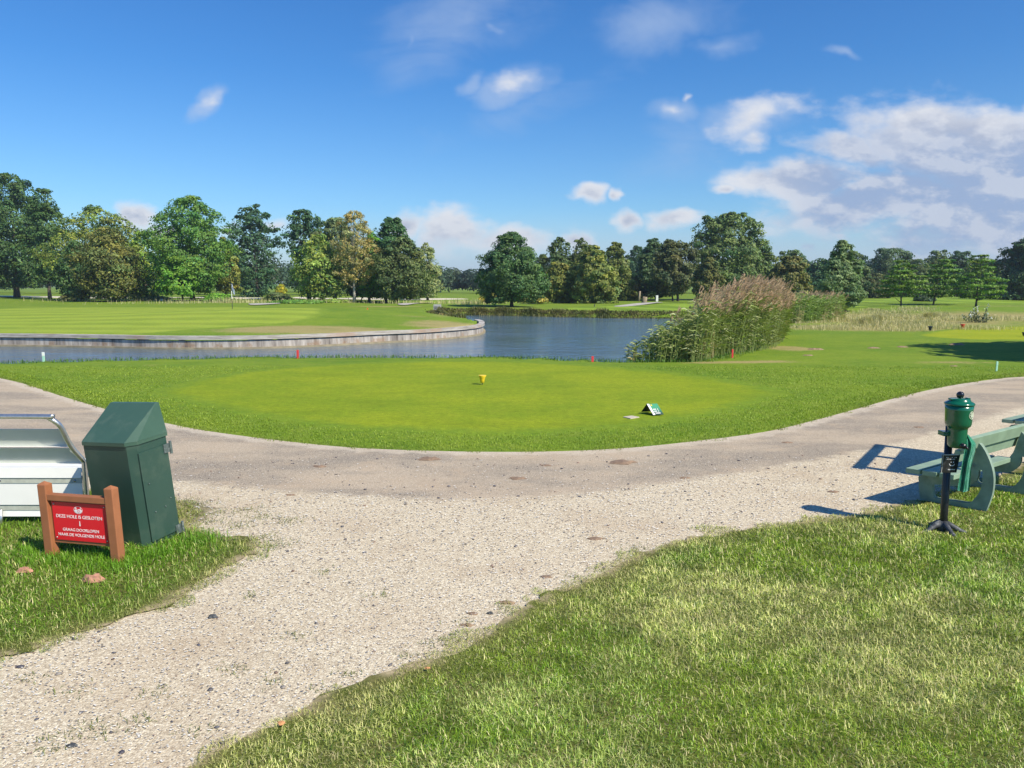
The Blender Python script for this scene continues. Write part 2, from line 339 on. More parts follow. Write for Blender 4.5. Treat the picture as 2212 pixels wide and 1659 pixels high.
def barkmat(name, a, b, sc=14):
    m, N = newmat(name); pos = N.n('ShaderNodeNewGeometry').outputs['Position']
    n = N.noise(N.vm('MULTIPLY', pos, (1, 1, .35)), sc, 6, .7)
    p = N.n('ShaderNodeBsdfPrincipled', ins={'Base Color': N.mix(N.smooth(n, .35, .65), a, b), 'Roughness': .9, 'Normal': N.bump(n, .8, .03)})
    N.n('ShaderNodeOutputMaterial', ins={0: p.outputs[0]}); return m
M['bark'] = barkmat('bark', (.05, .042, .032), (.13, .11, .085)); M['birch_bark'] = barkmat('birch_bark', (.12, .10, .08), (.62, .58, .50), 5); M['pale_bark'] = barkmat('pale_bark', (.22, .17, .11), (.38, .31, .22), 8)

# gravel and worn asphalt in one sheet, blended through the vertex value "asph"
m, N = newmat('shell_path'); g = N.n('ShaderNodeNewGeometry').outputs['Position']; fl = N.vm('MULTIPLY', g, (1, 1, 0))
def voro(sc, out='Color', rnd=1.):
    return N.n('ShaderNodeTexVoronoi', ins={'Vector': N.vm('ADD', fl, N.vm('MULTIPLY', N.noise(fl, 40, 2, out='Color'), (.008, .008, 0))), 'Scale': sc, 'Randomness': rnd}).outputs[out]
v1 = N.n('ShaderNodeSeparateColor', ins={0: voro(95.)}).outputs[0]; d1 = voro(95., 'Distance')
v2 = N.n('ShaderNodeSeparateColor', ins={0: voro(150.)}).outputs[1]
gr = N.ramp(v1, [(0, (.28, .245, .21)), (.12, (.40, .355, .30)), (.35, (.48, .43, .36)), (.62, (.57, .52, .445)), (.82, (.73, .69, .62)), (1, (.84, .81, .74))])
gr2 = N.ramp(v2, [(0, (.24, .20, .16)), (.3, (.40, .34, .28)), (.7, (.52, .46, .38)), (1, (.82, .78, .70))])
grc = N.mix(.35, gr, gr2)
big = N.noise(fl, .9, 5, .6); grc = N.mix(N.smooth(big, .45, .72, 0, .45), grc, (.40, .32, .25)); grc = N.mix(N.smooth(N.noise(fl, 3.5, 5, .7), .58, .74, 0, .4), grc, (.36, .29, .22))
asp = N.ramp(v2, [(0, (.15, .135, .12)), (.35, (.235, .21, .19)), (.7, (.29, .26, .235)), (.93, (.37, .33, .29)), (1, (.62, .57, .48))])
sand = N.mix(N.smooth(N.noise(N.vm('MULTIPLY', fl, (.7, 1.6, 1)), .55, 5, .65), .40, .62), asp, N.mix(.55, asp, N.mix(.5, grc, (.46, .36, .27))))
asp = N.mix(N.smooth(N.noise(fl, 2.3, 6, .7), .5, .7, 0, .5), sand, (.42, .34, .265))
aa = N.n('ShaderNodeAttribute', attribute_name='asph').outputs['Fac']
am = N.smooth(N.m('ADD', aa, N.m('MULTIPLY', N.m('SUBTRACT', N.noise(fl, 5, 7, .75), .5), 1.1)), .3, .7)
ee = N.n('ShaderNodeAttribute', attribute_name='edge').outputs['Fac']
pc = N.mix(am, N.mix(1., grc, (1.10, 1.03, .86), 'MULTIPLY'), N.mix(1., asp, (1.19, 1.12, .97), 'MULTIPLY'))
lm = N.smooth(N.m('ADD', ee, N.m('MULTIPLY', N.m('SUBTRACT', N.noise(fl, 4, 5, .7), .5), 1.2)), .45, .8, 0, .75)
pc = N.mix(lm, pc, N.mix(.5, grc, (.62, .50, .34)))
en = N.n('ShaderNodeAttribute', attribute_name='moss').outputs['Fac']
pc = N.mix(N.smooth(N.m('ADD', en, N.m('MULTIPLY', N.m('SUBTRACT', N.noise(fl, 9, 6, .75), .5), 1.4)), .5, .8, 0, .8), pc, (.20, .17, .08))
p = N.n('ShaderNodeBsdfPrincipled', ins={'Base Color': pc, 'Roughness': .85, 'Specular IOR Level': .25, 'Normal': N.bump(N.m('ADD', N.m('MULTIPLY', d1, -1.), N.m('MULTIPLY', v2, .5)), .7, .005)})
N.n('ShaderNodeOutputMaterial', ins={0: p.outputs[0]}); M['path'] = m

m, N = newmat('pond_water'); g = N.n('ShaderNodeNewGeometry').outputs['Position']
wv = N.vm('ADD', N.vm('MULTIPLY', g, (.55, 1, 1)), N.vm('MULTIPLY', N.noise(g, .8, 3, out='Color'), (.5, .5, 0)))
h = N.m('ADD', N.noise(wv, 2.4, 6, .62), N.m('MULTIPLY', N.noise(wv, .6, 3, .5), 1.2))
calm = N.smooth(N.noise(N.vm('MULTIPLY', g, (.3, 1, 1)), .16, 3, .5), .35, .6, .35, 1.)
nr = N.n('ShaderNodeBump', ins={'Height': h, 'Strength': calm, 'Distance': .085}).outputs[0]
p = N.n('ShaderNodeBsdfPrincipled', ins={'Base Color': (.095, .15, .19, 1), 'Roughness': .08, 'IOR': 1.4, 'Normal': nr, 'Specular IOR Level': .5})
N.n('ShaderNodeOutputMaterial', ins={0: p.outputs[0]}); M['water'] = m

# ---------------------------------------------------------------- ground
def dryval(X, Y):
    v = np.zeros(X.shape)
    for (cx, cy, rx, ry, a) in [(-9.2, 34.0, 4.2, 2.3, .95), (-3.4, 38.5, 2.3, 3.0, .8), (-4.3, 47, 1.0, 8, .4), (-5.5, 43, 2.0, 1.0, .45), (-17, 33.6, 3, .8, .45),
                                (22, 47, 8, 11, .85), (30, 48, 9, 8, .7), (17.0, 36.5, 5, 3.5, .8), (6.0, 20.2, 2.0, .35, .95), (8.9, 24.6, .8, 1.2, .9), (33, 110, 16, 5, .6), (-38, 100, 20, 3.5, .75), (-20, 88, 6, 2, .5), (14, 52.9, .01, .01, 0),
                                (3, 68, 18, 1.5, .5), (-12, 74, 5, .7, .7), (11.5, 20.0, 1.5, .5, .55), (12.2, 17.2, 1.6, .5, .6), (-9.5, 19.3, 1.5, .5, .35), (40, 70, 30, 2.5, .4), (-5, 92, 12, 2, .5)]:
        if a: v = np.maximum(v, a*np.exp(-((X-cx)/rx)**2-((Y-cy)/ry)**2)*1.25)
    v = np.maximum(v, .33*((Y > 70) & (Y < 400))); d = -sdist(X, Y, POND); v = np.maximum(v, .85*np.exp(-((d-.2)/.7)**2)*(Y > 50))
    return np.clip(v, 0, 1)
def axis(lo, hi, step, far0, far1, g=1.22):
    a = list(np.arange(lo, hi+1e-6, step)); s = step
    while a[-1] < far1: s *= g; a.append(a[-1]+s)
    s = step
    while a[0] > far0: s *= g; a.insert(0, a[0]-s)
    return np.array(a)
ax = axis(-46, 30, .4, -1500, 1500); ay = axis(8, 70, .4, -60, 2500)
XX, YY = np.meshgrid(ax, ay); ZZ = hz(XX.ravel(), YY.ravel()); nx, ny = len(ax), len(ay)
ii = (np.arange(ny-1)[:, None]*nx+np.arange(nx-1)[None]).ravel()
me = raw('ground', np.column_stack([XX.ravel(), YY.ravel(), ZZ]), np.full(len(ii), 4), np.column_stack([ii, ii+1, ii+1+nx, ii+nx]), smooth=True)
fattr(me, 'dry', dryval(XX.ravel(), YY.ravel()))
tag(link('ground', me, M['rough_grass']), kind='structure')
me, xy = sheet('path', PATH, .22, .012, M['path'], .1)
# lower edge of the worn asphalt strip
ASPH = TEE_LINE+[(16, 9.5)]+[(G(*p).x, G(*p).y) for p in [(2212, 880), (1960, 955), (1800, 988), (1600, 1022), (1400, 1052), (1200, 1074), (1000, 1082), (900, 1080), (600, 1062), (380, 1040), (150, 1000), (-100, 960), (-400, 940)]]
fattr(me, 'asph', np.clip(sdist(xy[:, 0], xy[:, 1], ASPH)/.5+.5, 0, 1))
dt = sdist(xy[:, 0], xy[:, 1], TEE_LINE, False); fattr(me, 'edge', np.exp(-(dt/.28)**2))
dl = np.minimum(np.abs(sdist(xy[:, 0], xy[:, 1], L_POLY)), sdist(xy[:, 0], xy[:, 1], R_LINE, False))
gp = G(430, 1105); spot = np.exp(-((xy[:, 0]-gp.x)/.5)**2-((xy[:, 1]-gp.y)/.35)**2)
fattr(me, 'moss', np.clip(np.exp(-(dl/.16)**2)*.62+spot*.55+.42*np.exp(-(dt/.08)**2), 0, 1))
tag(link('path', me, M['path']), kind='structure')
for nm, P in (('lawn', R_POLY), ('lawn', L_POLY)):
    P2 = wob(resample(P, .035), .075, .25, 1); P2 = wob(P2, .05, .07, 2)
    me, xy = sheet(nm, P2, .2, .022, M['lawn_soil'], .5)
    fattr(me, 'dry', np.exp(-(np.abs(sdist(xy[:, 0], xy[:, 1], P))/.05)**2)*.9)
    tag(link(nm, me, M['lawn_soil']), kind='structure')
def gsheet(name, px, mat, dz, sp=.6, flat=False, z=0., rim=1.3):
    P = [(p.x, p.y) for p in catmull([G(*q, z) for q in px], 5)]
    P = wob(P, .08, .7, 0)
    me, xy = sheet(name, P, sp, dz, mat, sp*.5, flat)
    co = np.zeros(len(me.vertices)*3, np.float32); me.vertices.foreach_get('co', co); co[2::3] -= np.where(sdist(xy[:, 0], xy[:, 1], P) < .03, .03, 0); me.vertices.foreach_set('co', co); me.update(); fattr(me, 'dry', dryval(xy[:, 0], xy[:, 1])*.6); fattr(me, 'rim', np.clip(sdist(xy[:, 0], xy[:, 1], P)/rim, 0, 1)*1.3-.15)
    tag(link(name, me, mat), kind='structure'); return P
TEE = gsheet('tee', [(300, 850), (420, 815), (600, 792), (850, 779), (1050, 776), (1250, 784), (1450, 800), (1620, 822), (1735, 848), (1700, 872), (1560, 905), (1350, 936), (1150, 949), (900, 946), (650, 928), (450, 893), (340, 868)], M['tee_grass'], .006, .35)
gsheet('far_tee', [(1960, 722), (2050, 709), (2212, 704), (2600, 702), (2600, 735), (2212, 737), (2080, 735), (1985, 729)], M['far_tee_grass'], .012)
gsheet('putting_green', [(-400, 662), (0, 657), (350, 655), (560, 660), (690, 668), (725, 678), (660, 688), (500, 694), (300, 703), (80, 712), (-200, 712), (-500, 700)], M['green_grass'], .012, .6, z=.4, rim=1.8)
gsheet('fairway', [(1232, 664), (1400, 660), (1600, 659), (1850, 662), (1850, 671), (1600, 675), (1400, 676), (1262, 674)], M['fairway_grass'], .05, 1.)
gsheet('fairway', [(1880, 648), (2100, 643), (2400, 642), (2400, 652), (2100, 655), (1900, 657)], M['fairway_grass'], .06, 3.)
gsheet('fairway', [(1140, 650), (1000, 646), (880, 648), (860, 652), (950, 655), (1060, 656)], M['fairway_grass'], .05, 2.)
M['sand'] = simple('bunker_sand', (.62, .56, .42), .95, var=.1, scale=2)
for px in ([(-30, 640.5), (180, 640), (300, 641), (480, 643.5), (600, 644.5), (600, 646.5), (470, 646), (300, 644), (100, 643), (-30, 643)], [(650, 642), (760, 643.5), (900, 645.5), (1000, 645.2), (1000, 646.6), (900, 647.2), (760, 646.2), (640, 644)]):
    P = [(p.x, p.y) for p in catmull([G(*q) for q in px], 4)]
    me, xy = sheet('cart_path', P, 1.5, .06, M['sand'], 1.5, False); tag(link('cart_path', me, M['sand']), kind='structure')
M['grey_path'] = simple('pale_path', (.42, .39, .34), .9, var=.15, scale=3)
for px in ([(1328, 661.5), (1390, 658), (1420, 656.5), (1432, 657.2), (1395, 660), (1345, 662.3)], [(860, 659), (905, 655.5), (930, 654), (938, 655.5), (900, 658.5), (875, 660.5)], [(540, 659), (600, 657.2), (600, 658.4), (550, 661)]):
    P = [(p.x, p.y) for p in catmull([G(*q) for q in px], 4)]
    me, xy = sheet('cart_path', P, .8, .07, M['grey_path'], .8, False); tag(link('cart_path', me, M['grey_path']), kind='structure')
me = raw('pond_water', [(-60, 9, -.5), (26, 9, -.5), (26, 70, -.5), (-60, 70, -.5)], [4], [0, 1, 2, 3])
tag(link('pond_water', me, M['water']), kind='structure')

# ---------------------------------------------------------------- revetment wall round the green
m, N = newmat('weathered_boards'); g = N.n('ShaderNodeNewGeometry').outputs['Position']
sp_ = N.n('ShaderNodeSeparateXYZ', ins={0: g})
st = N.vm('MULTIPLY', g, (1, 1, .12)); n = N.noise(st, 3.2, 8, .72); n3 = N.noise(g, 1.3, 5, .6)
c = N.ramp(n, [(.32, (.10, .085, .075)), (.45, (.28, .25, .225)), (.55, (.42, .385, .35)), (.7, (.64, .60, .56))])
rust = N.m('MULTIPLY', N.smooth(sp_.outputs[2], -.16, -.36), N.smooth(N.noise(N.vm('MULTIPLY', g, (1, 1, .5)), 2.2, 5, .7), .5, .62), clamp=True)
c = N.mix(N.m('MULTIPLY', rust, .7), c, (.27, .17, .10))
c = N.mix(N.smooth(n3, .55, .75, 0, .35), c, (.26, .20, .16))
p = N.n('ShaderNodeBsdfPrincipled', ins={'Base Color': c, 'Roughness': .85, 'Normal': N.bump(n, .5, .02)}); N.n('ShaderNodeOutputMaterial', ins={0: p.outputs[0]}); M['boards'] = m
m, N = newmat('beam_wood'); g = N.n('ShaderNodeNewGeometry').outputs['Position']
c = N.ramp(N.noise(N.vm('MULTIPLY', g, (.5, .5, 6)), 2.5, 7, .7), [(.3, (.20, .17, .14)), (.5, (.40, .365, .32)), (.7, (.56, .52, .47))])
c = N.mix(N.smooth(N.noise(g, .35, 3), .56, .66, 0, .5), c, (.40, .24, .15))
p = N.n('ShaderNodeBsdfPrincipled', ins={'Base Color': c, 'Roughness': .85}); N.n('ShaderNodeOutputMaterial', ins={0: p.outputs[0]}); M['beam'] = m
M['mud'] = simple('wet_ledge', (.30, .25, .16), .7, var=.3, scale=3)
wl = np.array(resample(WALL, .5, False)+[WALL[-1]]); tg = np.gradient(wl, axis=0); tg /= np.linalg.norm(tg, axis=1)[:, None]
nrm = np.column_stack([tg[:, 1], -tg[:, 0]])
cpt = np.array([0., 50.])
if sdist(*(wl[60:61]+nrm[60]*.3).T, POND)[0] < 0: nrm = -nrm
def strip(a, b, z0, z1):
    bm = bmesh.new(); rings = []
    for p, q in zip(wl, nrm):
        rings.append([bm.verts.new((*(p+q*a), z0)), bm.verts.new((*(p+q*b), z0)), bm.verts.new((*(p+q*b), z1)), bm.verts.new((*(p+q*a), z1))])
    for r0, r1 in zip(rings, rings[1:]):
        for k in range(4): bm.faces.new((r0[k], r0[(k+1) % 4], r1[(k+1) % 4], r1[k]))
    bm.faces.new(rings[0]); bm.faces.new(rings[-1][::-1]); return bm
wr = empty('retaining_wall', (wl[60][0], wl[60][1], -.5), 'long low grey timber retaining wall curving along the water below the putting green', 'wall')
for nm, a, b, z0, z1, mt in (('board_panel', .28, .40, -1.1, -.16, M['boards']), ('top_beam', .17, .47, -.125, .02, M['beam']), ('ledge', .405, .52, -.9, -.43, M['mud'])):
    link(nm, bmm(nm, strip(a, b, z0, z1)), mt, wr)
# ---------------------------------------------------------------- vegetation
def unit(n, r=rng):
    v = r.normal(size=(n, 3)); return v/np.linalg.norm(v, axis=1)[:, None]
def leafmesh(name, P, Nn, size, col, aspect=.62, droop=None):
    """one rhombic leaf spray per point"""
    n = len(P); a = unit(n)
    if droop is not None: a = a*(1-droop)+np.array([0, 0, -1])*droop
    a = a-Nn*(a*Nn).sum(1)[:, None]; a /= np.linalg.norm(a, axis=1)[:, None]+1e-9; b = np.cross(Nn, a)
    s = size[:, None] if hasattr(size, '__len__') else size
    k = rng.uniform(-.25, .25, (n, 1))
    v = np.stack([P-a*s*.5, P+b*s*aspect*.5+a*s*k, P+a*s*.5, P-b*s*aspect*.5-a*s*k], 1).reshape(-1, 3)
    return raw(name, v, np.full(n, 4), np.arange(4*n), np.repeat(np.clip(col, .004, 1), 4, 0))
PROF = {'round': lambda t: np.sin(np.pi*np.clip(.10+.86*t, 0, 1))**.55, 'tall': lambda t: np.sin(np.pi*np.clip(.16+.80*t**1.1, 0, 1))**.7,
        'egg': lambda t: np.sin(np.pi*np.clip(.22+.77*t, 0, 1))**.75, 'cone': lambda t: .12+.88*np.clip(1-t, 0, 1)**.75*np.clip(.55+2.5*t, 0, 1),
        'dome': lambda t: np.sqrt(np.clip(1-t**2.2, 0, 1))*(.88+.12*np.clip(t*5, 0, 1)), 'layer': lambda t: np.clip(1.04-t, 0, 1)**.55*np.clip(.6+3*t, 0, 1), 'column': lambda t: np.sin(np.pi*np.clip(.2+.74*t, 0, 1))**.4}
def crown(name, cx, cy, z0, z1, rad, prof, col, leaf, ncl, nl, parent, gap=.0, flat=.7, csz=.30, seed=0, droop=None, hue=.18, ydep=1., lobes=.27, aspect=.62, fill=.42):
    global rng
    r = np.random.default_rng(seed+100); keep = rng; rng = r
    H = z1-z0; t = r.random(ncl*3); prob = PROF[prof](t)*.85+.15; t = t[r.random(len(t)) < prob/prob.max()][:ncl]
    n = len(t); ang = r.uniform(0, 2*np.pi, n)
    ph = r.uniform(0, 6.28, 6)
    lob = 1+lobes*(np.sin(2*ang+ph[0]+3*t)+np.sin(3*ang+ph[1]-5*t)*.8+np.sin(5*ang+7*t+ph[2])*.6)/1.6
    rr = rad*PROF[prof](t)*lob
    fr = 1-.62*r.random(n)**1.6; fr = fr-csz*.55*(fr > .5)
    if prof == 'layer': t = np.round(t*7)/7+r.normal(0, .012, n)
    C = np.column_stack([cx+np.cos(ang)*rr*fr, cy+np.sin(ang)*rr*fr*ydep, z0+H*t])
    cr = csz*np.maximum(rad*(.45+.55*PROF[prof](t)), .2)*r.uniform(.55, 1.25, n)
    C[:, 2] = np.minimum(C[:, 2], z1-cr*flat*r.uniform(.1, .9, n)); C[:, 2] = np.maximum(C[:, 2], z0+cr*.2)
    cb = 1+hue*1.5*r.normal(size=n)*.6; ch = r.normal(size=n)*hue
    nf = int(fill*n*nl)
    tf = r.random(nf*2); tf = tf[r.random(len(tf)) < PROF[prof](tf)*.9+.1][:nf]; nf = len(tf); af = r.uniform(0, 2*np.pi, nf)
    lf = 1+lobes*(np.sin(2*af+ph[0]+3*tf)+np.sin(3*af+ph[1]-5*tf)*.8+np.sin(5*af+7*tf+ph[2])*.6)/1.6
    q = vnoise(af*3+tf*2, tf*9+af, .9, 2); dp = 1.02-.5*np.clip(q*1.7-.45, 0, 1)-.16*vnoise(af*5+9, tf*13+3, 1., 1)-.10*r.random(nf)
    Rf = rad*PROF[prof](tf)*lf*dp; PF = np.column_stack([cx+np.cos(af)*Rf, cy+np.sin(af)*Rf*ydep, z0+H*tf*.985])
    m_ = np.repeat(np.arange(n), nl); u = unit(len(m_), r); u[:, 2] = np.abs(u[:, 2])*np.where(r.random(len(m_)) < .72, 1, -1)
    rd = r.random(len(m_))**.45
    P = C[m_]+u*(cr[m_]*rd)[:, None]*np.array([1, 1, flat])
    axis_ = P-np.array([cx, cy, z0+.45*H]); axis_ /= np.linalg.norm(axis_, axis=1)[:, None]+1e-6
    nearest = r.integers(0, n, nf) if nf else None
    if nf:
        P = np.concatenate([P, PF]); m_ = np.concatenate([m_, nearest]); u = np.concatenate([u, unit(nf, r)*.5+np.column_stack([np.cos(af), np.sin(af), .25+0*af])*.6])
        axis_ = P-np.array([cx, cy, z0+.45*H]); axis_ /= np.linalg.norm(axis_, axis=1)[:, None]+1e-6
    if len(P) > 50:      # fill the surveyed width and height exactly
        h0, h1 = np.percentile(P[:, 2], [1, 99.6]); P[:, 2] = z0+(P[:, 2]-h0)/(h1-h0)*H*.985
        xl_, xh_ = np.percentile(P[:, 0], [1.5, 98.5]); k_ = 2*rad/(xh_-xl_); P[:, 0] = cx+(P[:, 0]-(xl_+xh_)/2)*k_; P[:, 1] = cy+(P[:, 1]-cy)*k_
    Nn = u*.7+axis_*.35+unit(len(m_), r)*.65+np.array([0, 0, .3]); Nn /= np.linalg.norm(Nn, axis=1)[:, None]
    if gap: k = vnoise(P[:, 0]*.7+P[:, 1]*.5, P[:, 2], rad*.35, 1)+r.random(len(P))*.25 > gap; P = P[k]; Nn = Nn[k]; m_ = m_[k]
    cbl = cb*(1+.0*ch); col = np.array(col)[None]*np.array([2.45, 2.3, 1.75])*(cbl[m_]*(1+.22*r.normal(size=len(m_))))[:, None]
    h = np.clip(ch[m_]+.10*r.normal(size=len(m_)), -.5, .5)[:, None]; col = col*(1+h*np.array([.8, .25, -.3]))
    sz = leaf*r.uniform(.6, 1.35, len(P))
    me = leafmesh(name, P, Nn, sz, col, aspect, droop); rng = keep
    return link(name, me, M['leaf'], parent), C, cr
def trunk(name, x, y, zb, zt, r0, C, parent, mat, limbs=7, seed=0, lean=0.):
    r = np.random.default_rng(seed); bm = bmesh.new(); pts = []; rs = []
    for k in range(8):
        t = k/7; pts.append((x+lean*t+.06*math.sin(5*t+seed)*t*(zt-zb)*.3, y+.05*math.cos(4*t+seed)*t, zb-.3+(zt-zb+.3)*t)); rs.append(r0*(1.35 if k == 0 else 1-.8*t))
    add_tube(bm, pts, rs, 10)
    if C is not None and len(C):
        for i in r.choice(len(C), min(limbs, len(C)), replace=False):
            e = Vector(C[i]); t = np.clip((e.z-zb)/(zt-zb)*.65-.06, .18, .85); k = int(t*7); s = Vector(pts[k]).lerp(Vector(pts[k+1]), t*7-k)
            mid = s.lerp(e, .5)+Vector((0, 0, -.06*(e-s).length)); rr = r0*(1-.8*t)*.55
            add_tube(bm, [s, mid, e], [rr, rr*.6, rr*.2], 6)
    return link(name, bmm(name, bm, True), mat, parent)
def tree(label, bx, by, cxp, top, hw, bot, prof, col, cat='tree', name='tree', d=None, group=None, leaf=.30, ncl=70, nl=120, mat='bark', tr=.022, limbs=8, seed=None, ground_z=0., trunk_top=.75, **k):
    """bx,by base; crown centre, top, half width and bottom as surveyed"""
    base = G(bx, by, ground_z) if d is None else V(bx, by, d)
    y = base.y; sc = FOC/y; x = base.x; zt = V(cxp, top, y).z; cb = max(V(cxp, bot, y).z, .05); cx = V(cxp, bot, y).x; rad = hw/sc
    gz = Hz(x, y); seed = abs(int(bx*7+top)) if seed is None else seed
    e = empty(name, (x, y, gz), label, cat, group)
    o, C, cr = crown('crown', cx, y, cb, zt, rad, prof, col, leaf*max(.7, (y/95)), ncl, nl, e, seed=seed, **k)
    if tr:
        trunk('trunk', x, y, gz, gz+(zt-gz)*trunk_top, (zt-gz)*tr, C, e, M[mat], limbs, seed, lean=(cx-x)*.7)
    return e
DK = (.034, .068, .026); DB = (.028, .062, .034); MD = (.045, .095, .024); BR = (.065, .135, .022); YG = (.10, .15, .028); OL = (.085, .098, .028); BO = (.066, .078, .026); GY = (.13, .155, .085); KH = (.16, .148, .072)
T = tree
T('tall dark green tree at the left edge of the picture', 37, 643, 40, 376, 72, 616, 'tall', DK, ncl=130, nl=170, csz=.25, seed=11)
T('dark tree with a domed top just right of the tallest left tree', 108, 646, 100, 405, 40, 606, 'tall', DK, ncl=80, nl=120, tr=.015, seed=12, gap=.30)
T('dark tree mostly outside the left edge', -70, 645, -75, 395, 75, 610, 'tall', DK, ncl=90, nl=120)
T('yellow green broad tree between the tall left tree and the white cloud', 215, 648, 218, 446, 84, 600, 'dome', (.085, .115, .028), ncl=110, nl=120, hue=.25, seed=13)
T('brownish olive tree with crown reaching the grass in front of a yellow green one', 247, 651, 238, 488, 66, 642, 'egg', BO, ncl=90, nl=150, csz=.28, hue=.25, d=92)
T('dark low tree filling the gap beside the leftmost trunk', 168, 650, 165, 520, 42, 634, 'dome', DK, ncl=60, nl=120, tr=.012)
T('small yellow tinged tree left of the big round topped maple', 318, 649, 315, 499, 36, 640, 'egg', YG, ncl=50, nl=120, hue=.22)
T('large round topped maple with bright green lower branches', 416, 651, 417, 424, 72, 626, 'tall', (.05, .105, .026), ncl=130, nl=170, csz=.26, hue=.24, d=94)
T('slim second trunk tree standing under the round topped maple', 396, 651, 384, 540, 42, 636, 'dome', (.06, .13, .02), ncl=50, nl=100, d=91)
T('small olive tree between the maple and the dark alder', 490, 649, 486, 512, 32, 628, 'egg', OL, ncl=50, nl=110, hue=.25)
T('slender dark blue green alder with gaps behind the golf flag', 556, 641, 551, 440, 46, 634, 'tall', DB, ncl=100, nl=130, csz=.24, gap=.36, fill=.3, seed=5)
T('loose dark tree rising above the pale green one left of the birch', 668, 648, 656, 452, 43, 560, 'round', DB, ncl=70, nl=90, csz=.24, gap=.42, fill=.25, trunk_top=.9)
T('light yellow green feathery tree left of the birch', 696, 653, 690, 507, 58, 640, 'egg', (.095, .135, .035), ncl=90, nl=110, csz=.24, mat='pale_bark', hue=.25, gap=.32, d=90)
T('grey green tree behind the feathery pale one', 724, 650, 722, 470, 48, 600, 'round', (.075, .10, .05), ncl=80, nl=120)
T('brown tinted birch with a white trunk', 765.5, 654, 767, 456, 44, 612, 'tall', KH, cat='birch tree', name='birch_tree', ncl=110, nl=95, csz=.20, mat='birch_bark', droop=.55, gap=.36, fill=.5, leaf=.26, tr=.017, trunk_top=.93, limbs=22, d=88, lobes=.25, aspect=.4)
T('bright green maple just right of the birch trunk', 797, 652, 806, 503, 34, 640, 'egg', (.055, .135, .02), ncl=70, nl=130, hue=.2, d=91, limbs=5)
T('dark rounded tree on the right side of the birch clump', 855.5, 655, 868, 512, 48, 645, 'egg', (.05, .072, .03), ncl=90, nl=150, d=87)
T('tall dark tree behind the birch clump', 832, 653, 850, 470, 42, 600, 'tall', (.03, .07, .03), ncl=80, nl=120)
T('dark tree between the birch and its right hand neighbours', 780, 653, 800, 540, 44, 640, 'dome', DK, ncl=60, nl=120, tr=.01, d=97)
T('pale grey green willow at the right end of the birch clump', 924, 648, 922, 524, 27, 640, 'egg', GY, cat='willow tree', name='willow_tree', ncl=70, nl=120, droop=.4, aspect=.4, hue=.12)
T('solitary round crowned tree on the far bank with its own shadow', 1105, 663, 1106, 503, 65, 650, 'egg', (.038, .075, .032), ncl=150, nl=170, csz=.22, leaf=.27, tr=.025)
T('leftmost pointed tree of the dense clump across the pond', 1205, 650, 1204, 514, 37, 646, 'egg', (.045, .07, .028), ncl=70, nl=130, csz=.26)
T('olive bushy tree reaching the grass at the left of the dense clump', 1208, 655, 1208, 565, 35, 653, 'dome', OL, ncl=60, nl=130, d=85, tr=0)
T('second pointed tree of the dense clump across the pond', 1256, 650, 1256, 517, 30, 640, 'egg', (.06, .08, .028), ncl=60, nl=120)
T('broad olive green tree at the front of the dense clump', 1284, 656, 1282, 530, 46, 654, 'dome', (.085, .105, .032), ncl=100, nl=150, d=83, tr=0, csz=.25, hue=.22)
T('tapering olive tree on the right of the dense clump', 1330, 650, 1330, 523, 32, 648, 'egg', (.07, .09, .03), ncl=70, nl=130)
T('small brownish tree at the right foot of the dense clump', 1362, 648, 1358, 594, 25, 646, 'dome', BO, ncl=40, nl=100, tr=0)
T('bluish dark tree behind the gap left of the dark oak group', 1375, 642, 1375, 530, 32, 636, 'egg', (.026, .055, .034), ncl=60, nl=120, leaf=.25)
T('dark tree with leaning tip in the oak group across the pond', 1418, 648, 1412, 514, 38, 640, 'egg', (.032, .062, .032), ncl=70, nl=130)
T('dark oak whose two trunks show above the far fairway', 1465, 651, 1455, 518, 43, 632, 'round', (.05, .062, .03), ncl=90, nl=140, limbs=10)
T('slim tree trunk tree beside the dark oak', 1454, 650, 1440, 560, 30, 630, 'dome', DK, ncl=40, nl=90)
T('biggest round crowned tree rising behind the reeds', 1584, 648, 1572, 459, 73, 640, 'round', (.058, .088, .034), ncl=170, nl=170, csz=.22, hue=.16)
T('side tree on the right shoulder of the biggest round tree', 1640, 648, 1634, 520, 36, 640, 'egg', (.055, .085, .03), ncl=70, nl=120)
T('narrow olive tree in front of the left side of the biggest round tree', 1530, 652, 1530, 557, 30, 645, 'egg', (.065, .075, .03), ncl=60, nl=120, d=86)
T('green tree seen above the olive one right of the reeds', 1712, 640, 1710, 540, 30, 620, 'round', (.05, .085, .035), ncl=50, nl=100)
T('olive brown bushy tree directly right of the reeds', 1704, 650, 1705, 553, 43, 648, 'dome', (.075, .08, .03), ncl=90, nl=140, d=84)
T('dark tree left behind the silvery willow', 1775, 645, 1768, 560, 34, 642, 'dome', DB, ncl=60, nl=120, tr=0)
T('dark tree right behind the silvery willow', 1852, 645, 1846, 548, 34, 640, 'dome', (.04, .065, .03), ncl=60, nl=120)
T('silvery green willow leaning to a pointed top', 1826, 666, 1812, 519, 42, 660, 'cone', (.075, .115, .062), cat='willow tree', name='willow_tree', ncl=130, nl=130, csz=.26, droop=.35, aspect=.35, leaf=.34, hue=.10, d=58)
T('broad far tree standing alone above the tree line on the right', 1918, 640, 1918, 536, 50, 636, 'dome', (.04, .068, .038), ncl=90, nl=120, leaf=.25)
T('olive far tree behind the first two young trees', 1980, 642, 1978, 560, 34, 638, 'dome', (.055, .075, .032), ncl=60, nl=100, leaf=.25)
T('far green tree topping the middle young tree', 2025, 640, 2024, 540, 32, 636, 'round', (.06, .085, .035), ncl=60, nl=110, leaf=.25)
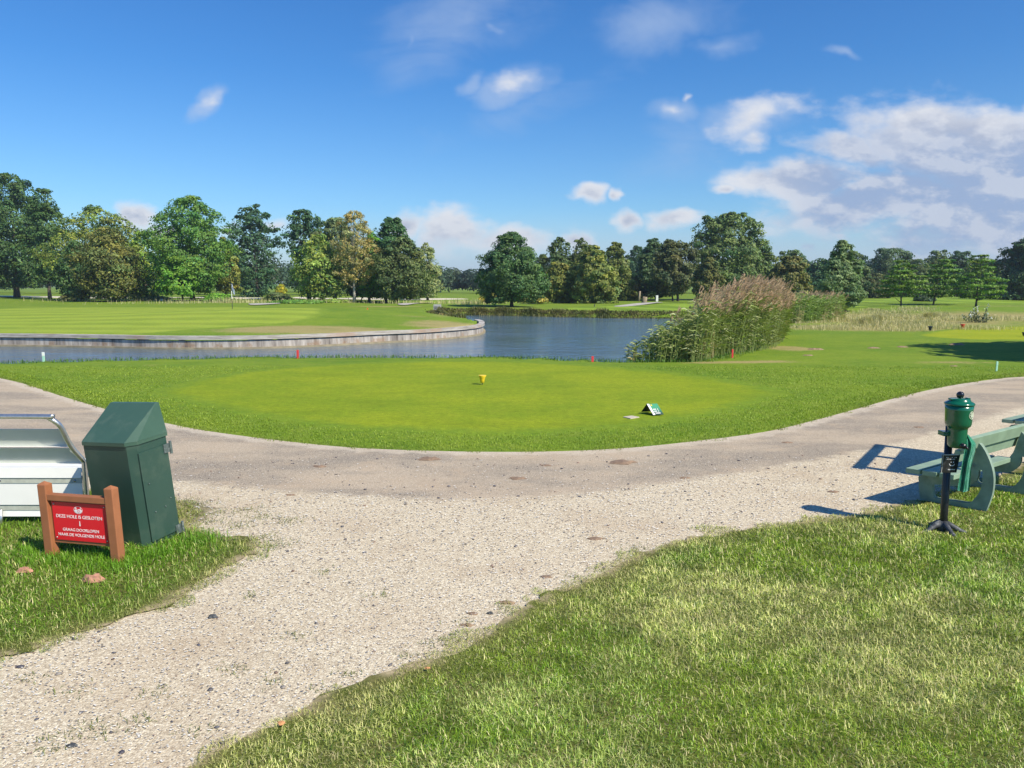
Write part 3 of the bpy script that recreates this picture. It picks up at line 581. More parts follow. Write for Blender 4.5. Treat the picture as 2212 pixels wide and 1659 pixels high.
T('far dark domed tree between the middle and right young trees', 2068, 641, 2068, 542, 32, 638, 'round', (.03, .06, .032), ncl=60, nl=110, leaf=.25)
T('far tree behind the rightmost young tree', 2125, 642, 2122, 557, 40, 640, 'dome', (.05, .07, .032), ncl=70, nl=110, leaf=.25)
T('large dark tree cut by the right edge of the picture', 2225, 649, 2215, 517, 62, 645, 'dome', (.028, .055, .030), ncl=120, nl=150)
T('dark tree outside the right edge behind the lawn', 2330, 650, 2330, 500, 70, 646, 'dome', DK, ncl=80, nl=110)
T('low olive tree between the willow and the first young tree', 1893, 645, 1890, 590, 36, 643, 'dome', (.05, .062, .026), ncl=50, nl=100, leaf=.25)
yg = 'young layered trees on the right lawn'
T('leftmost of the three young layered trees on the right lawn', 1946, 665.6, 1945, 562, 40, 640, 'layer', (.06, .11, .02), group=yg, ncl=90, nl=90, csz=.24, flat=.3, fill=.12, leaf=.24, tr=.02, hue=.2)
T('middle and broadest of the three young layered trees', 2015, 661, 2030, 560, 46, 640, 'layer', (.055, .105, .02), group=yg, ncl=100, nl=90, csz=.24, flat=.3, fill=.12, leaf=.26, tr=.02, hue=.2)
T('rightmost young layered tree with a thin twig standing above its top', 2107.5, 665.6, 2115, 550, 48, 643, 'layer', (.065, .115, .02), group=yg, ncl=100, nl=90, csz=.24, flat=.3, fill=.12, leaf=.24, tr=.02, hue=.2, trunk_top=.97)
T('tree standing right of the picture whose shade crosses the lawn', 3190, 731, 3190, 110, 400, 470, 'round', DK, name='tree', d=19.0, ncl=120, nl=150, leaf=1.1)
# bushes
def bush(label, px, py, top, hw, col, d=None, **k):
    return tree(label, px, py, px, top, hw, py-1, 'dome', col, cat='bush', name='bush', d=d, tr=0, ncl=26, nl=110, csz=.36, **k)
bush('bright green round bush left of the golf flag', 470, 653.5, 633, 23, (.07, .15, .02), leaf=.26)
bush('dark bush beside the trunk at the left group', 160, 650, 634, 22, (.05, .06, .025)); bush('low bush under the brownish tree', 330, 649, 640, 26, DK)
bush('dark bush under the dark alder', 600, 651, 632, 24, (.05, .07, .03)); bush('yellow leaved shrub far behind the alder', 607, 637, 615, 9, (.17, .17, .015))
bush('yellowish bush at the left foot of the solitary tree', 1070, 652, 632, 30, (.16, .15, .035), d=84); bush('yellowish bush at the right foot of the solitary tree', 1152, 654, 636, 24, (.15, .14, .04), d=80)
bush('small dark shrub left of the middle young tree', 1996, 652, 636, 18, (.03, .05, .028)); bush('greyish shrub in front of the trees beside the silvery willow', 1728, 655, 628, 24, (.10, .11, .05), d=76)
bush('low light green bush in the rough between the alder and the birch', 720, 655, 646, 24, (.09, .14, .03))
bush('low green bush in front of the birch group trunks', 640, 656, 648, 50, (.06, .12, .025), d=84)

# far wood: reads as one mass along the horizon
def far_wood():
    P = []; Nn = []; colr = []; sz = []
    r = np.random.default_rng(44)
    for ang in np.linspace(-1.1, 1.1, 190):
        dd = r.uniform(175, 215) if -.12 < ang < .0 else r.uniform(150, 230); x = dd*math.tan(ang) if abs(ang) < .9 else math.copysign(dd*1.5, ang); y = dd
        h = r.uniform(4.6, 6.8) if -.14 < x/y < .02 else r.uniform(5.5, 8.5); rd = r.uniform(3.2, 5.5)
        b = np.array([(.030, .055, .036), (.038, .066, .036), (.046, .066, .034)][r.integers(3)])*r.uniform(.85, 1.15)
        n = 1300; u = unit(n, r); u[:, 2] = np.abs(u[:, 2]); q = r.integers(0, 9, n); off = r.normal(0, .45, (9, 3))
        p = np.array([x, y, 0])+((u*.75+off[q]*.5)*np.array([rd, rd, h*.55]))+np.array([0, 0, h*.38]); p[:, 2] = np.clip(p[:, 2], .1, None)
        P.append(p); m_ = u+unit(n, r)*.6; Nn.append(m_/np.linalg.norm(m_, axis=1)[:, None]); colr.append(b[None]*1.5*(1+.25*r.normal(size=(n, 1)))); sz.append(r.uniform(.45, .85, n))
    me = leafmesh('far_wood', np.concatenate(P), np.concatenate(Nn), np.concatenate(sz), np.concatenate(colr))
    tag(link('far_wood', me, M['leaf']), 'distant dark green wood along the horizon', 'wood', kind='stuff')
far_wood()

# ---------------------------------------------------------------- blades of grass, reeds
def blades(name, X, Y, Z, L, W, col, lean=.6, parent=None, mat='blade', wind=(0, 0), curl=1.):
    n = len(X); P = np.column_stack([X, Y, Z]); an = rng.uniform(0, 2*np.pi, n); dirv = np.column_stack([np.cos(an), np.sin(an), np.zeros(n)])
    s = np.column_stack([-dirv[:, 1], dirv[:, 0], np.zeros(n)])
    lv = np.abs(rng.normal(lean, lean*.5, n)); tip = dirv*np.sin(lv)[:, None]+np.array([wind[0], wind[1], 0])
    up = np.cos(np.clip(lv, 0, 1.45))[:, None]*np.array([0, 0, 1]); L = L[:, None]; W = W[:, None]
    mid = P+(tip*.32/max(curl, .01)**.0+up*.62)*L; end = P+(tip*1.0+up*.92)*L
    v = np.stack([P-s*W*.5, P+s*W*.5, mid+s*W*.42, mid-s*W*.42, end], 1).reshape(-1, 3)
    b = np.arange(n)[:, None]*5
    idx = np.concatenate([b+0, b+1, b+2, b+3, b+3, b+2, b+4], 1)
    me = raw(name, v, np.tile([4, 3], n), idx, np.repeat(np.clip(col, .004, 1), 5, 0))
    return me
def scatter(x0, x1, y0, y1, dens):
    n = int((x1-x0)*(y1-y0)*dens); return rng.uniform(x0, x1, n), rng.uniform(y0, y1, n)
def lawn_colour(X, Y, d_edge, fresh=0.):
    a = vnoise(X, Y, 1.1, 0); b = vnoise(X, Y, .32, 1); c = vnoise(X, Y, .11, 2); n = len(X); u = rng.random(n)
    green = np.array([.25, .36, .030]); pale = np.array([.74, .74, .28]); straw = np.array([.78, .68, .36]); dark = np.array([.11, .20, .028]); gr = np.array([.42, .47, .12])
    w = np.clip((a-.35)*2.2+(b-.5)*1.2, 0, 1)
    col = green[None]*(1-w[:, None])+gr[None]*w[:, None]
    col = np.where((u < .10+.30*w)[:, None], pale, col); col = np.where((u > .93-.14*np.clip(w+c-.6, 0, 1))[:, None], straw, col); col = np.where(((u > .45) & (u < .58))[:, None], dark, col); pt_ = vnoise(X, Y, .10, 3); col = col*(.62+.72*pt_)[:, None]; col = np.where(((vnoise(X, Y, .7, 1) < .30) & (u < .7))[:, None], col*np.array([.82, .95, .8]), col)
    col = np.where((rng.random(n) < fresh)[:, None], np.array([.17, .31, .022]), col)
    e = np.exp(-(np.abs(d_edge)/.16)**2)[:, None]; col = col*(1-.55*e)+np.array([.46, .40, .17])*.55*e
    return col*rng.uniform(.75, 1.25, (n, 1))
def lawn(P, LINE, closed, x0, x1, y0, y1, base, label, bright=1., maxd=9.5, lmul=1., fresh=0.):
    X, Y = scatter(x0, x1, y0, y1, base)
    k = (np.hypot(X, Y) < maxd) & (np.abs(X) < Y*.72+.5) & (Y > 2.2); X, Y = X[k], Y[k]
    k = rng.random(len(X)) < np.clip((4.2/np.hypot(X, Y))**1.6, 0, 1); X, Y = X[k], Y[k]
    sd_ = sdist(X, Y, P); ed = sd_+(vnoise(X, Y, .22, 1)-.5)*.26+(vnoise(X, Y, .06, 2)-.5)*.14
    thin = np.clip((ed+.02)/.16, 0, 1); k = (ed > -.06) & (rng.random(len(X)) < .75+.25*thin); X, Y, sd_ = X[k], Y[k], sd_[k]
    dd = np.hypot(X, Y); h = (.024+.018*vnoise(X, Y, .35, 3))*lmul*np.clip(.55+sd_*2.5, .5, 1); L = h*rng.uniform(.6, 1.45, len(X)); W = .0030*np.clip(dd/3.8, 1, 2.4)*rng.uniform(.7, 1.3, len(X))
    L = L*np.clip(dd/5, 1, 1.3)
    near_ = np.minimum(np.minimum(sdist(X, Y, [(3.6, 7.1), (4.3, 6.4)], False), np.hypot(X-3.5, Y-6.05)), sdist(X, Y, [(4.5, 7.6), (5.1, 7.0)], False)); L = L*np.clip(.38+near_*1.6, .38, 1)
    col = lawn_colour(X, Y, sd_, fresh)*bright
    me = blades('lawn_grass', X, Y, np.full(len(X), .02), L, W, col, lean=1.25)
    tag(link('lawn_grass', me, M['blade']), label, 'grass', kind='stuff')
lawn(R_POLY, R_LINE, False, -2.6, 6.2, 2.3, 8.6, 19000, 'short pale green mown grass of the lawn in front of the bench')
lawn(L_POLY, L_POLY, True, -6, -1.0, 3.2, 8.2, 13000, 'fresh green grass round the red sign and the green bin', bright=.92, lmul=1.25, fresh=.7)
# longer tufts round posts, bin and sign
def tufts(pts, n, rad, L0, name='grass_tuft'):
    X = []; Y = []
    for (x, y) in pts: X.append(rng.normal(x, rad, n)); Y.append(rng.normal(y, rad, n))
    return np.concatenate(X), np.concatenate(Y)
X, Y = tufts([(-3.4, 5.38), (-3.2, 5.36), (-2.95, 5.30), (-2.75, 5.25), (-2.6, 5.5), (-2.7, 5.45), (-2.5, 5.75), (-2.4, 5.85), (-3.0, 5.45), (-3.6, 5.5)], 420, .11, .1)
k = inpoly(X, Y, L_POLY); X, Y = X[k], Y[k]
me = blades('long_grass', X, Y, np.full(len(X), .02), .078*rng.uniform(.4, 1.3, len(X)), .0042*rng.uniform(.7, 1.3, len(X)), np.array([.15, .31, .02])*rng.uniform(.7, 1.4, (len(X), 1)), lean=.85)
tag(link('long_grass', me, M['blade']), 'longer uncut grass at the feet of the red sign and bin', 'grass', kind='stuff')
# collar of rougher grass along the tee side of the path, and thin growth on the tee itself
X, Y = scatter(-13, 16, 8.4, 19, 1500)
sdv = sdist(X, Y, TEE_LINE+[(22, 30), (-22, 30)]); k = (sdv+(vnoise(X, Y, .35, 1)-.5)*.26+(vnoise(X, Y, .09, 2)-.5)*.12 > 0) & (np.abs(X) < Y*.72+.5) & (sdist(X, Y, POND) < -.3)
k &= rng.random(len(X)) < np.where(sdv < .6, 1, np.clip((11/np.hypot(X, Y))**2, 0, 1)*.75); X, Y, sdv = X[k], Y[k], sdv[k]
dT = sdist(X, Y, TEE); k = rng.random(len(X)) < np.clip(1.1-dT*2.4, .0, 1); X, Y, sdv = X[k], Y[k], sdv[k]
cc = np.array([.19, .285, .022])+np.array([.10, .08, .015])*vnoise(X, Y, .8, 2)[:, None]
cc = cc*rng.uniform(.7, 1.35, (len(X), 1)); e = np.exp(-(sdv/.12)**2)[:, None]; cc = cc*(1-.5*e)+np.array([.16, .15, .05])*.5*e
me = blades('collar_grass', X, Y, hz(X, Y)+.008, .024*rng.uniform(.6, 1.4, len(X)), .0075*np.clip(np.hypot(X, Y)/10, .9, 1.5), cc, lean=.7)
tag(link('collar_grass', me, M['blade']), 'rougher green grass in the band round the smooth tee', 'grass', kind='stuff')
# tall grass and weeds at the water's edge
Q = np.array(resample(near_shore[1:12], .05, False)); k = rng.integers(0, len(Q), 9000); X = Q[k, 0]+rng.normal(0, .16, 9000); Y = Q[k, 1]+rng.normal(.02, .16, 9000)
me = blades('bank_grass', X, Y, np.minimum(hz(X, Y), 0)-.02, .11*rng.uniform(.4, 1.3, 9000), np.full(9000, .014), np.array([.10, .20, .03])*rng.uniform(.6, 1.4, (9000, 1)), lean=.45)
tag(link('bank_grass', me, M['blade']), 'grass fringe hanging over the near bank of the pond', 'grass', kind='stuff')
Q = np.array(resample(far_shore, .05, False)+resample([(18.5, 59), (13, 59.2)], .05, False)); n = 26000; k = rng.integers(0, len(Q), n); X = Q[k, 0]+rng.normal(0, .3, n); Y = Q[k, 1]+rng.normal(-.35, .35, n)
hh = .14+.45*np.clip(vnoise(X, Y*0, 1.1, 2)-.45, 0, 1)
me = blades('bank_grass', X, Y, np.maximum(hz(X, Y), -.5)-.02, hh*rng.uniform(.5, 1.4, n), np.full(n, .04), (np.array([.10, .13, .035])+np.array([.12, .06, .03])*vnoise(X, Y, .7, 1)[:, None])*rng.uniform(.5, 1.3, (n, 1)), lean=.5)
tag(link('bank_grass', me, M['blade']), 'dark and straw coloured fringe of plants along the far bank', 'grass', kind='stuff')

def reeds(name, poly, n, hfun, label, plume=.6, lean=(.07, -.02), green=(.19, .24, .075), leafn=9, leafl=.45):
    P = np.array(poly); X, Y = scatter(P[:, 0].min(), P[:, 0].max(), P[:, 1].min(), P[:, 1].max(), n/((np.ptp(P[:, 0]))*(np.ptp(P[:, 1])))*2.2)
    k = inpoly(X, Y, poly); X, Y = X[k][:n], Y[k][:n]; n = len(X); Z = np.maximum(hz(X, Y), -.55)
    H = hfun(X, Y)*rng.uniform(.80, 1.06, n)
    lx = lean[0]+rng.normal(0, .12, n); ly = lean[1]+rng.normal(0, .09, n)
    tipx = X+lx*H; tipy = Y+ly*H
    V_, F_, C_ = [], [], []; off = 0
    B = np.column_stack([X, Y, Z]); Tp = np.column_stack([tipx, tipy, Z+H]); w_ = .009
    g = np.array(green)
    sh = rng.uniform(.7, 1.3, (n, 1)); dryk = (vnoise(X, Y, .9, 3) > .70)[:, None]; stemc = np.where(dryk, np.array([.38, .33, .16]), g*1.15)*sh
    mid = (B*.5+Tp*.5)-np.column_stack([lx*.12*H, ly*.12*H, 0*H])
    sx = np.array([w_, 0, 0])
    V_.append(np.stack([B-sx, B+sx, mid+sx*.8, mid-sx*.8, Tp], 1).reshape(-1, 3)); C_.append(np.repeat(stemc, 5, 0))
    b = np.arange(n)[:, None]*5; idx = [np.concatenate([b, b+1, b+2, b+3, b+3, b+2, b+4], 1).ravel()]; cnt = [np.tile([4, 3], n)]; off = 5*n
    # leaves
    m = n*leafn; q = np.repeat(np.arange(n), leafn); t = rng.uniform(.10, .97, m)
    base = B[q]*(1-t[:, None])+Tp[q]*t[:, None]-np.column_stack([lx[q]*.2*H[q]*np.sin(np.pi*t), 0*t, 0*t])
    an = np.where(rng.random(m) < .5, rng.normal(0., 1., m), rng.normal(np.pi, 1., m)); l = leafl*rng.uniform(.55, 1.2, m)*np.clip(H[q]/1.8, .45, 1.1)
    d = np.column_stack([np.cos(an), np.sin(an)*.9, np.zeros(m)]); rise = rng.uniform(.15, .75, m)
    s = np.cross(d, [0, 0, 1.])*.5+np.array([0, 0, .5]); s /= np.linalg.norm(s, axis=1)[:, None]; s *= (.022*rng.uniform(.6, 1.2, m))[:, None]
    md = base+d*(l*.5)[:, None]+np.array([0, 0, 1])*(l*.5*rise)[:, None]; en = base+d*(l*.95)[:, None]+np.array([0, 0, 1])*(l*(rise*.75-.22))[:, None]
    V_.append(np.stack([base-s*.5, base+s*.5, md+s, md-s, en], 1).reshape(-1, 3))
    lc = g*rng.uniform(.6, 1.5, (m, 1))+np.array([.05, .03, .01])*rng.random((m, 1)); lc = np.where(dryk[q] & (t < .45)[:, None] & (rng.random((m, 1)) < .8), np.array([.42, .36, .18]), lc)
    lc = np.where((rng.random((m, 1)) < .15), lc*np.array([1.5, 1.35, 2.0])+.03, lc)
    C_.append(np.repeat(lc, 5, 0)); b = off+np.arange(m)[:, None]*5; idx.append(np.concatenate([b, b+1, b+2, b+3, b+3, b+2, b+4], 1).ravel()); cnt.append(np.tile([4, 3], m)); off += 5*m
    # plumes: tufts of fine strands
    pk = np.where((rng.random(n) < plume*np.clip((X/Y*FOC+CX-1490)/60, .06, 1)) & (H > 1.0))[0]
    if len(pk):
        S = 22; q = np.repeat(pk, S); m = len(q); t = rng.random(m); hd = np.column_stack([lx+.30, ly, np.full(n, .9)]); hd /= np.linalg.norm(hd, axis=1)[:, None]
        base = Tp[q]-hd[q]*.03+hd[q]*(t*.27)[:, None]; dv = hd[q]*.75+unit(m)*.55*(1-t*.6)[:, None]+np.array([.25, 0, -.05]); l = .16*(1-.55*t)
        en = base+dv*l[:, None]; s = unit(m)*.009; V_.append(np.stack([base-s, base+s, en+s*.6, en-s*.6], 1).reshape(-1, 3))
        pc_ = np.array([.50, .35, .23])*rng.uniform(.7, 1.45, (len(pk), 1)); C_.append(np.repeat(np.repeat(pc_, S, 0)*rng.uniform(.8, 1.2, (m, 1)), 4, 0))
        idx.append(off+np.arange(4*m)); cnt.append(np.full(m, 4)); off += 4*m
    me = raw(name, np.concatenate(V_), np.concatenate(cnt), np.concatenate(idx), np.clip(np.concatenate(C_), .004, 1))
    tag(link(name, me, M['blade']), label, 'reeds', kind='stuff')
reed_poly = [(2.9, 20.5), (5.1, 20.4), (6.1, 22.2), (7.2, 23.0), (8.6, 25.0), (9.9, 28), (11.4, 32), (10, 34), (7, 28.5), (5.6, 25.0), (4.3, 22.4)]
def rh(X, Y):
    a = X/Y; px = a*FOC*.992+CX
    return np.interp(px, [1330, 1380, 1420, 1460, 1485, 1500, 1540, 1600, 1660, 1705], [.45, .95, 1.5, 1.8, 2.0, 2.25, 2.35, 2.3, 2.2, 2.0])*np.clip(.66+.30*sdist(X, Y, reed_poly), .66, 1.0)
reeds('reeds', reed_poly, 3800, rh, 'tall clump of green reeds with brown plumes leaning over the near pond bank', plume=1.)
reeds('reeds', [(15.2, 41), (18.5, 43), (20.2, 48), (18.8, 51), (15.8, 46), (13.8, 42)], 1500, lambda X, Y: np.full(len(X), 1.5)*(1-.02*(X-15)), 'lower green reed bed between the big reeds and the silvery willow', plume=.12, leafn=7, green=(.17, .26, .06), leafl=.55)
# dry grass patches
def drygrass(label, n, cen, L0, W0, name='dry_grass', cols=((.62, .53, .30), (.40, .40, .17))):
    X = []; Y = []; Lm = []
    for (cx, cy, rx, ry, m, l) in cen:
        k = int(n*m); X.append(rng.normal(cx, rx, k)); Y.append(rng.normal(cy, ry, k)); Lm.append(np.full(k, l))
    X = np.concatenate(X); Y = np.concatenate(Y); Lm = np.concatenate(Lm); k = sdist(X, Y, POND) < -.1; X, Y, Lm = X[k], Y[k], Lm[k]
    w_ = rng.random((len(X), 1)); c = np.array(cols[0])*w_+np.array(cols[1])*(1-w_)
    me = blades(name, X, Y, hz(X, Y)-.02, L0*Lm*rng.uniform(.5, 1.3, len(X)), W0*np.clip(Y/30, .6, 3), c*rng.uniform(.7, 1.3, (len(X), 1)), lean=.35)
    tag(link(name, me, M['blade']), label, 'dry grass', kind='stuff')
dg = [(13.6+i*.9, 35.5+rng.uniform(-1.5, 2.5), .7, .5, .035, rng.uniform(.5, 1.0)) for i in range(10)]+[(y_*f_, y_, rng.uniform(.3, 1.1), rng.uniform(.3, .9), rng.uniform(.01, .05), rng.uniform(.5, 1.3)) for y_, f_ in zip(rng.uniform(37, 58, 34), rng.uniform(.38, .58, 34))]
dg += [(G(1870, 702).x, G(1870, 702).y, .28, .2, .05, 2.0), (G(1895, 696).x, G(1895, 696).y, .2, .2, .04, 2.0), (G(2005, 690).x, G(2005, 690).y, .12, .12, .04, 1.8), (G(2028, 688).x, G(2028, 688).y, .3, .3, .04, 1.6), (28, 45, 2.5, 1, .1, 1.2)]
drygrass('tufts of straw coloured dry grass on the rough right of the reeds', 13000, dg, .27, .012)
drygrass('straw coloured tall grass in the rough beyond the putting green', 1500, [(-34, 84, 5, 1, .3, 1), (-24, 86, 4, 1, .3, 1), (-30, 82, .8, .5, .1, 1.6), (-9, 84, 4, 1.2, .2, 1), (-6, 88, 3, 2, .2, 1), (-45, 95, 8, 2, .3, 1.2), (-4, 78, 1, .6, .12, 1.3), (-12, 110, 20, 2, .15, 1)], .5, .014)
# ---------------------------------------------------------------- stones and clods on the gravel
X, Y = scatter(-5.5, 6, 2.6, 8.8, 1500); k = ~inpoly(X, Y, L_POLY) & ~inpoly(X, Y, R_POLY) & (np.abs(X) < Y*.72+.3) & (rng.random(len(X)) < np.clip((4.4/np.hypot(X, Y))**2, 0, 1)); X, Y = X[k], Y[k]; k = ~inpoly(X, Y, ASPH) | (rng.random(len(X)) < .18); X, Y = X[k], Y[k]
n = len(X); a0 = rng.uniform(0, 6.28, n); rad_ = .0036*rng.uniform(.6, 1.9, n)*np.clip(np.hypot(X, Y)/4.5, .9, 1.6); tilt = unit(n)*.35
vs = []
for j in range(5):
    an = a0+j*2*np.pi/5; rr = rad_*rng.uniform(.7, 1.2, n); q = np.column_stack([X+np.cos(an)*rr*1.2, Y+np.sin(an)*rr*.85, np.full(n, .0165)+np.abs(np.sin(an+a0))*rr*.55]); vs.append(q)
u = rng.random((n, 1)); c = np.where(u < .62, np.array([.78, .74, .66]), np.where(u < .86, np.array([.50, .43, .34]), np.where(u < .95, np.array([.22, .19, .17]), np.array([.34, .22, .16]))))*rng.uniform(.8, 1.15, (n, 1))
me = raw('gravel', np.stack(vs, 1).reshape(-1, 3), np.full(n, 5), np.arange(5*n), np.repeat(c, 5, 0)); tag(link('gravel', me, M['chip']), 'loose shell chips scattered over the pale path', 'gravel', kind='stuff')
def stones(name, n, cols, label, smin, smax, region):
    V_, F_, C_ = [], [], []; ico = bmesh.new(); bmesh.ops.create_icosphere(ico, subdivisions=1, radius=1); iv = np.array([v.co[:] for v in ico.verts]); fi = np.array([[v.index for v in f.verts] for f in ico.faces])
    i = 0
    while i < n:
        x = rng.uniform(*region[:2]); y = rng.uniform(*region[2:])
        if inpoly(np.array([x]), np.array([y]), L_POLY)[0] or inpoly(np.array([x]), np.array([y]), R_POLY)[0] or not inpoly(np.array([x]), np.array([y]), PATH)[0]: continue
        s = smin*(smax/smin)**(rng.random()**2.2); A = iv*rng.uniform(.7, 1.2, (len(iv), 1))*np.array([s*rng.uniform(.8, 1.5), s*rng.uniform(.7, 1.1), s*.42]); t = rng.uniform(0, 6.28); A = A@np.array([[math.cos(t), math.sin(t), 0], [-math.sin(t), math.cos(t), 0], [0, 0, 1]])
        V_.append(A+np.array([x, y, .014+s*.15])); F_.append(fi+i*len(iv)); C_.append(np.tile(np.array(cols[rng.integers(len(cols))])*rng.uniform(.7, 1.3), (len(iv), 1))); i += 1
    f = np.concatenate(F_); me = raw(name, np.concatenate(V_), np.full(len(f), 3), f, np.concatenate(C_)); tag(link(name, me, M['chip']), label, 'stones', kind='stuff'); ico.free()
stones('pebbles', 800, [(.07, .065, .08), (.12, .11, .11), (.20, .13, .10), (.28, .25, .22), (.10, .10, .12)], 'small dark and brown pebbles strewn over the gravel', .005, .018, (-5.5, 6, 2.9, 9))
# weed tufts growing on the gravel
X, Y = [], []
for px, py in [(235, 1590), (200, 1570), (130, 1600), (310, 1560), (150, 1500), (90, 1625), (60, 1470), (430, 1585), (330, 1505), (590, 1480), (480, 1640), (560, 1120), (420, 1100), (470, 1112), (440, 1090), (400, 1085), (520, 1140), (570, 1165), (600, 1180), (700, 1500), (930, 1395), (1000, 1350), (640, 1380), (820, 1290), (700, 1240), (545, 1290), (505, 1450), (750, 1460), (880, 1420), (980, 1385), (1100, 1330), (1250, 1250), (1380, 1190), (410, 1115), (455, 1130), (540, 1105), (620, 1130)]:
    g_ = G(px, py); m_ = 120 if py < 1200 else 34; X.append(rng.normal(g_.x, .05+.03*(py < 1200), m_)); Y.append(rng.normal(g_.y, .035+.03*(py < 1200), m_))
X = np.concatenate(X); Y = np.concatenate(Y); n = len(X)
me = blades('weeds', X, Y, np.full(n, .014), .026*rng.uniform(.5, 1.4, n), np.full(n, .0042), np.array([.19, .21, .07])*rng.uniform(.6, 1.3, (n, 1)), lean=1.05)
tag(link('weeds', me, M['blade']), 'thin olive weeds growing in small spots on the gravel', 'weeds', kind='stuff')
# fallen leaves and clods: single things
def clod(label, px, py, s, mat, cat='leaf', name='fallen_leaf', z=.02, group=None, hgt=.35, rot=0.):
    g_ = G(px, py); bm = bmesh.new(); r = random.Random(int(px*3+py)); n = 14; prof = [(1+.28*r.uniform(-1, 1)) for _ in range(n)]
    top = bm.verts.new((0, 0, s*hgt)); mid = [bm.verts.new((math.cos(2*math.pi*i/n+rot)*s*.62*prof[i], math.sin(2*math.pi*i/n+rot)*s*.4*prof[i], s*hgt*r.uniform(.4, 1.1))) for i in range(n)]
    low = [bm.verts.new((math.cos(2*math.pi*i/n+rot)*s*prof[i], math.sin(2*math.pi*i/n+rot)*s*.6*prof[i], r.uniform(-.006, .004))) for i in range(n)]
    for i in range(n):
        j = (i+1) % n; bm.faces.new((top, mid[i], mid[j])); bm.faces.new((mid[i], low[i], low[j], mid[j]))
    o = link(name, bmm(name, bm), mat); o.location = (g_.x, g_.y, Hz(g_.x, g_.y)+z); tag(o, label, cat, group)
M['dead_leaf'] = simple('dead_leaf', (.23, .155, .10), .8, var=.3, scale=30); M['orange_leaf'] = simple('orange_leaf', (.50, .24, .10), .7, var=.25, scale=30); M['dark_stone'] = simple('dark_stone', (.05, .055, .06), .6, var=.3, scale=40); M['brown_clod'] = simple('brown_clod', (.26, .18, .11), .95, var=.3, scale=30); M['brick'] = simple('brick_shard', (.40, .20, .13), .9, var=.25, scale=30)
for px, py, s in [(928, 994, .14), (1345, 1001, .17), (1120, 1036, .10), (1287, 1167, .065), (690, 1010, .08), (1700, 958, .07), (1180, 1008, .06), (1800, 1065, .06), (628, 1072, .05), (1985, 925, .07), (1480, 1035, .06), (1020, 1330, .035), (1180, 1250, .04)]:
    clod('flat brown leaf or clod lying on the path', px, py, s, M['dead_leaf'], group='brown leaves lying on the path', hgt=.12, z=.014)
clod('curled red brown leaf in the grass in front of the red sign', 202, 1262, .075, M['brick'], hgt=.45, z=.03, rot=.6)
clod('curled reddish leaf in the grass left of the sign post', 55, 1243, .06, M['brick'], hgt=.45, z=.03)
clod('dark grey stone on the gravel right of the left lawn', 458, 1338, .032, M['dark_stone'], 'stone', 'stone', .014, hgt=.6)
clod('grey blue stone on the gravel at the lower left', 155, 1617, .026, M['dark_stone'], 'stone', 'stone', .014, hgt=.4)
clod('black stone at the edge of the right lawn', 1058, 1330, .02, M['dark_stone'], 'stone', 'stone', .014, hgt=.6)
clod('brown clod where gravel meets the right lawn', 1095, 1306, .05, M['brown_clod'], 'clod', 'clod', .014, hgt=.2)
clod('round brown clod beside the edge of the right lawn', 1010, 1355, .04, M['brown_clod'], 'clod', 'clod', .014, hgt=.2)
clod('small orange leaf on the lower left tip of the right lawn', 610, 1581, .02, M['orange_leaf'], z=.045, hgt=.3)
clod('small orange leaf on the right lawn', 924, 1460, .014, M['orange_leaf'], z=.045, hgt=.3)
for px, py, s, lb in [(1886, 752, .22, 'dark clod in the left part of the tree shade'), (1950, 750, .20, 'dark twig lump in the tree shade'), (2066, 745, .30, 'dark twig lump further right in the tree shade'), (1762, 755, .25, 'brown clod on the lawn right of the red marker post'), (1745, 768, .14, 'small clod below the twig on the lawn'), (2060, 791, .10, 'pale brown clod on the lawn between path and shade')]:
    clod(lb, px, py, s, M['brown_clod'], 'clod', 'clod', 0, hgt=.18)

# ---------------------------------------------------------------- red sign in brown post frame
SG = Matrix.Translation((-3.429, 5.439, 0)) @ Matrix.Rotation(-.218, 4, 'Z')
sh = Matrix.Identity(4); sh[0][2] = -.062; sh[1][2] = .02
SG = SG @ sh
def box(name, c, s, mat, parent, Mx, bev=.004):
    bm = bmesh.new(); add_box(bm, c, s[0], s[1], s[2], Mx, bev); return link(name, bmm(name, bm), mat, parent)
M['brown_plastic'] = simple('brown_plastic', (.33, .125, .052), .62, var=.10, scale=9, bump=.002, dirt=((.22, .10, .05), 5, .55, .5))
M['sign_red'] = simple('sign_red', (.70, .012, .025), .35, var=.03, scale=3, dirt=((.6, .05, .05), 9, .6, .3)); M['white_print'] = simple('white_print', (.82, .80, .80), .5); M['screw'] = simple('screw_steel', (.6, .55, .5), .35, .9)
S = empty('closed_hole_sign', (-3.15, 5.38, 0), 'low red notice with white Dutch text between two brown posts', 'sign')
w_ = .069; SPN = .561
for x in (0, SPN):
    bm = bmesh.new(); vs = add_box(bm, (x+w_/2, w_/2, .24), w_, w_, .64, SG, .006)
    p = link('post', bmm('post', bm), M['brown_plastic'], S)
    bm = bmesh.new(); q = [bm.verts.new(SG @ Vector(v)) for v in [(x+.001, .001, .559), (x+w_-.001, .001, .559), (x+w_-.001, w_-.001, .559), (x+.001, w_-.001, .559)]]; t_ = bm.verts.new(SG @ Vector((x+w_/2, w_/2, .581)))
    for i in range(4): bm.faces.new((q[i], q[(i+1) % 4], t_))
    bm.faces.new(q[::-1]); link('cap', bmm('cap', bm), M['brown_plastic'], p)
x0, x1 = w_+.001, SPN-.001; xm = (x0+x1)/2
box('top_rail', (xm, w_*.5, .468), (x1-x0, .06, .045), M['brown_plastic'], S, SG)
box('back_board', (xm, w_*.62, .285), (x1-x0, .02, .318), M['brown_plastic'], S, SG, .002)
pan = box('notice_panel', (xm+.006, w_*.62-.0145, .293), (x1-x0-.022, .006, .283), M['sign_red'], S, SG, .001)
bm = bmesh.new()
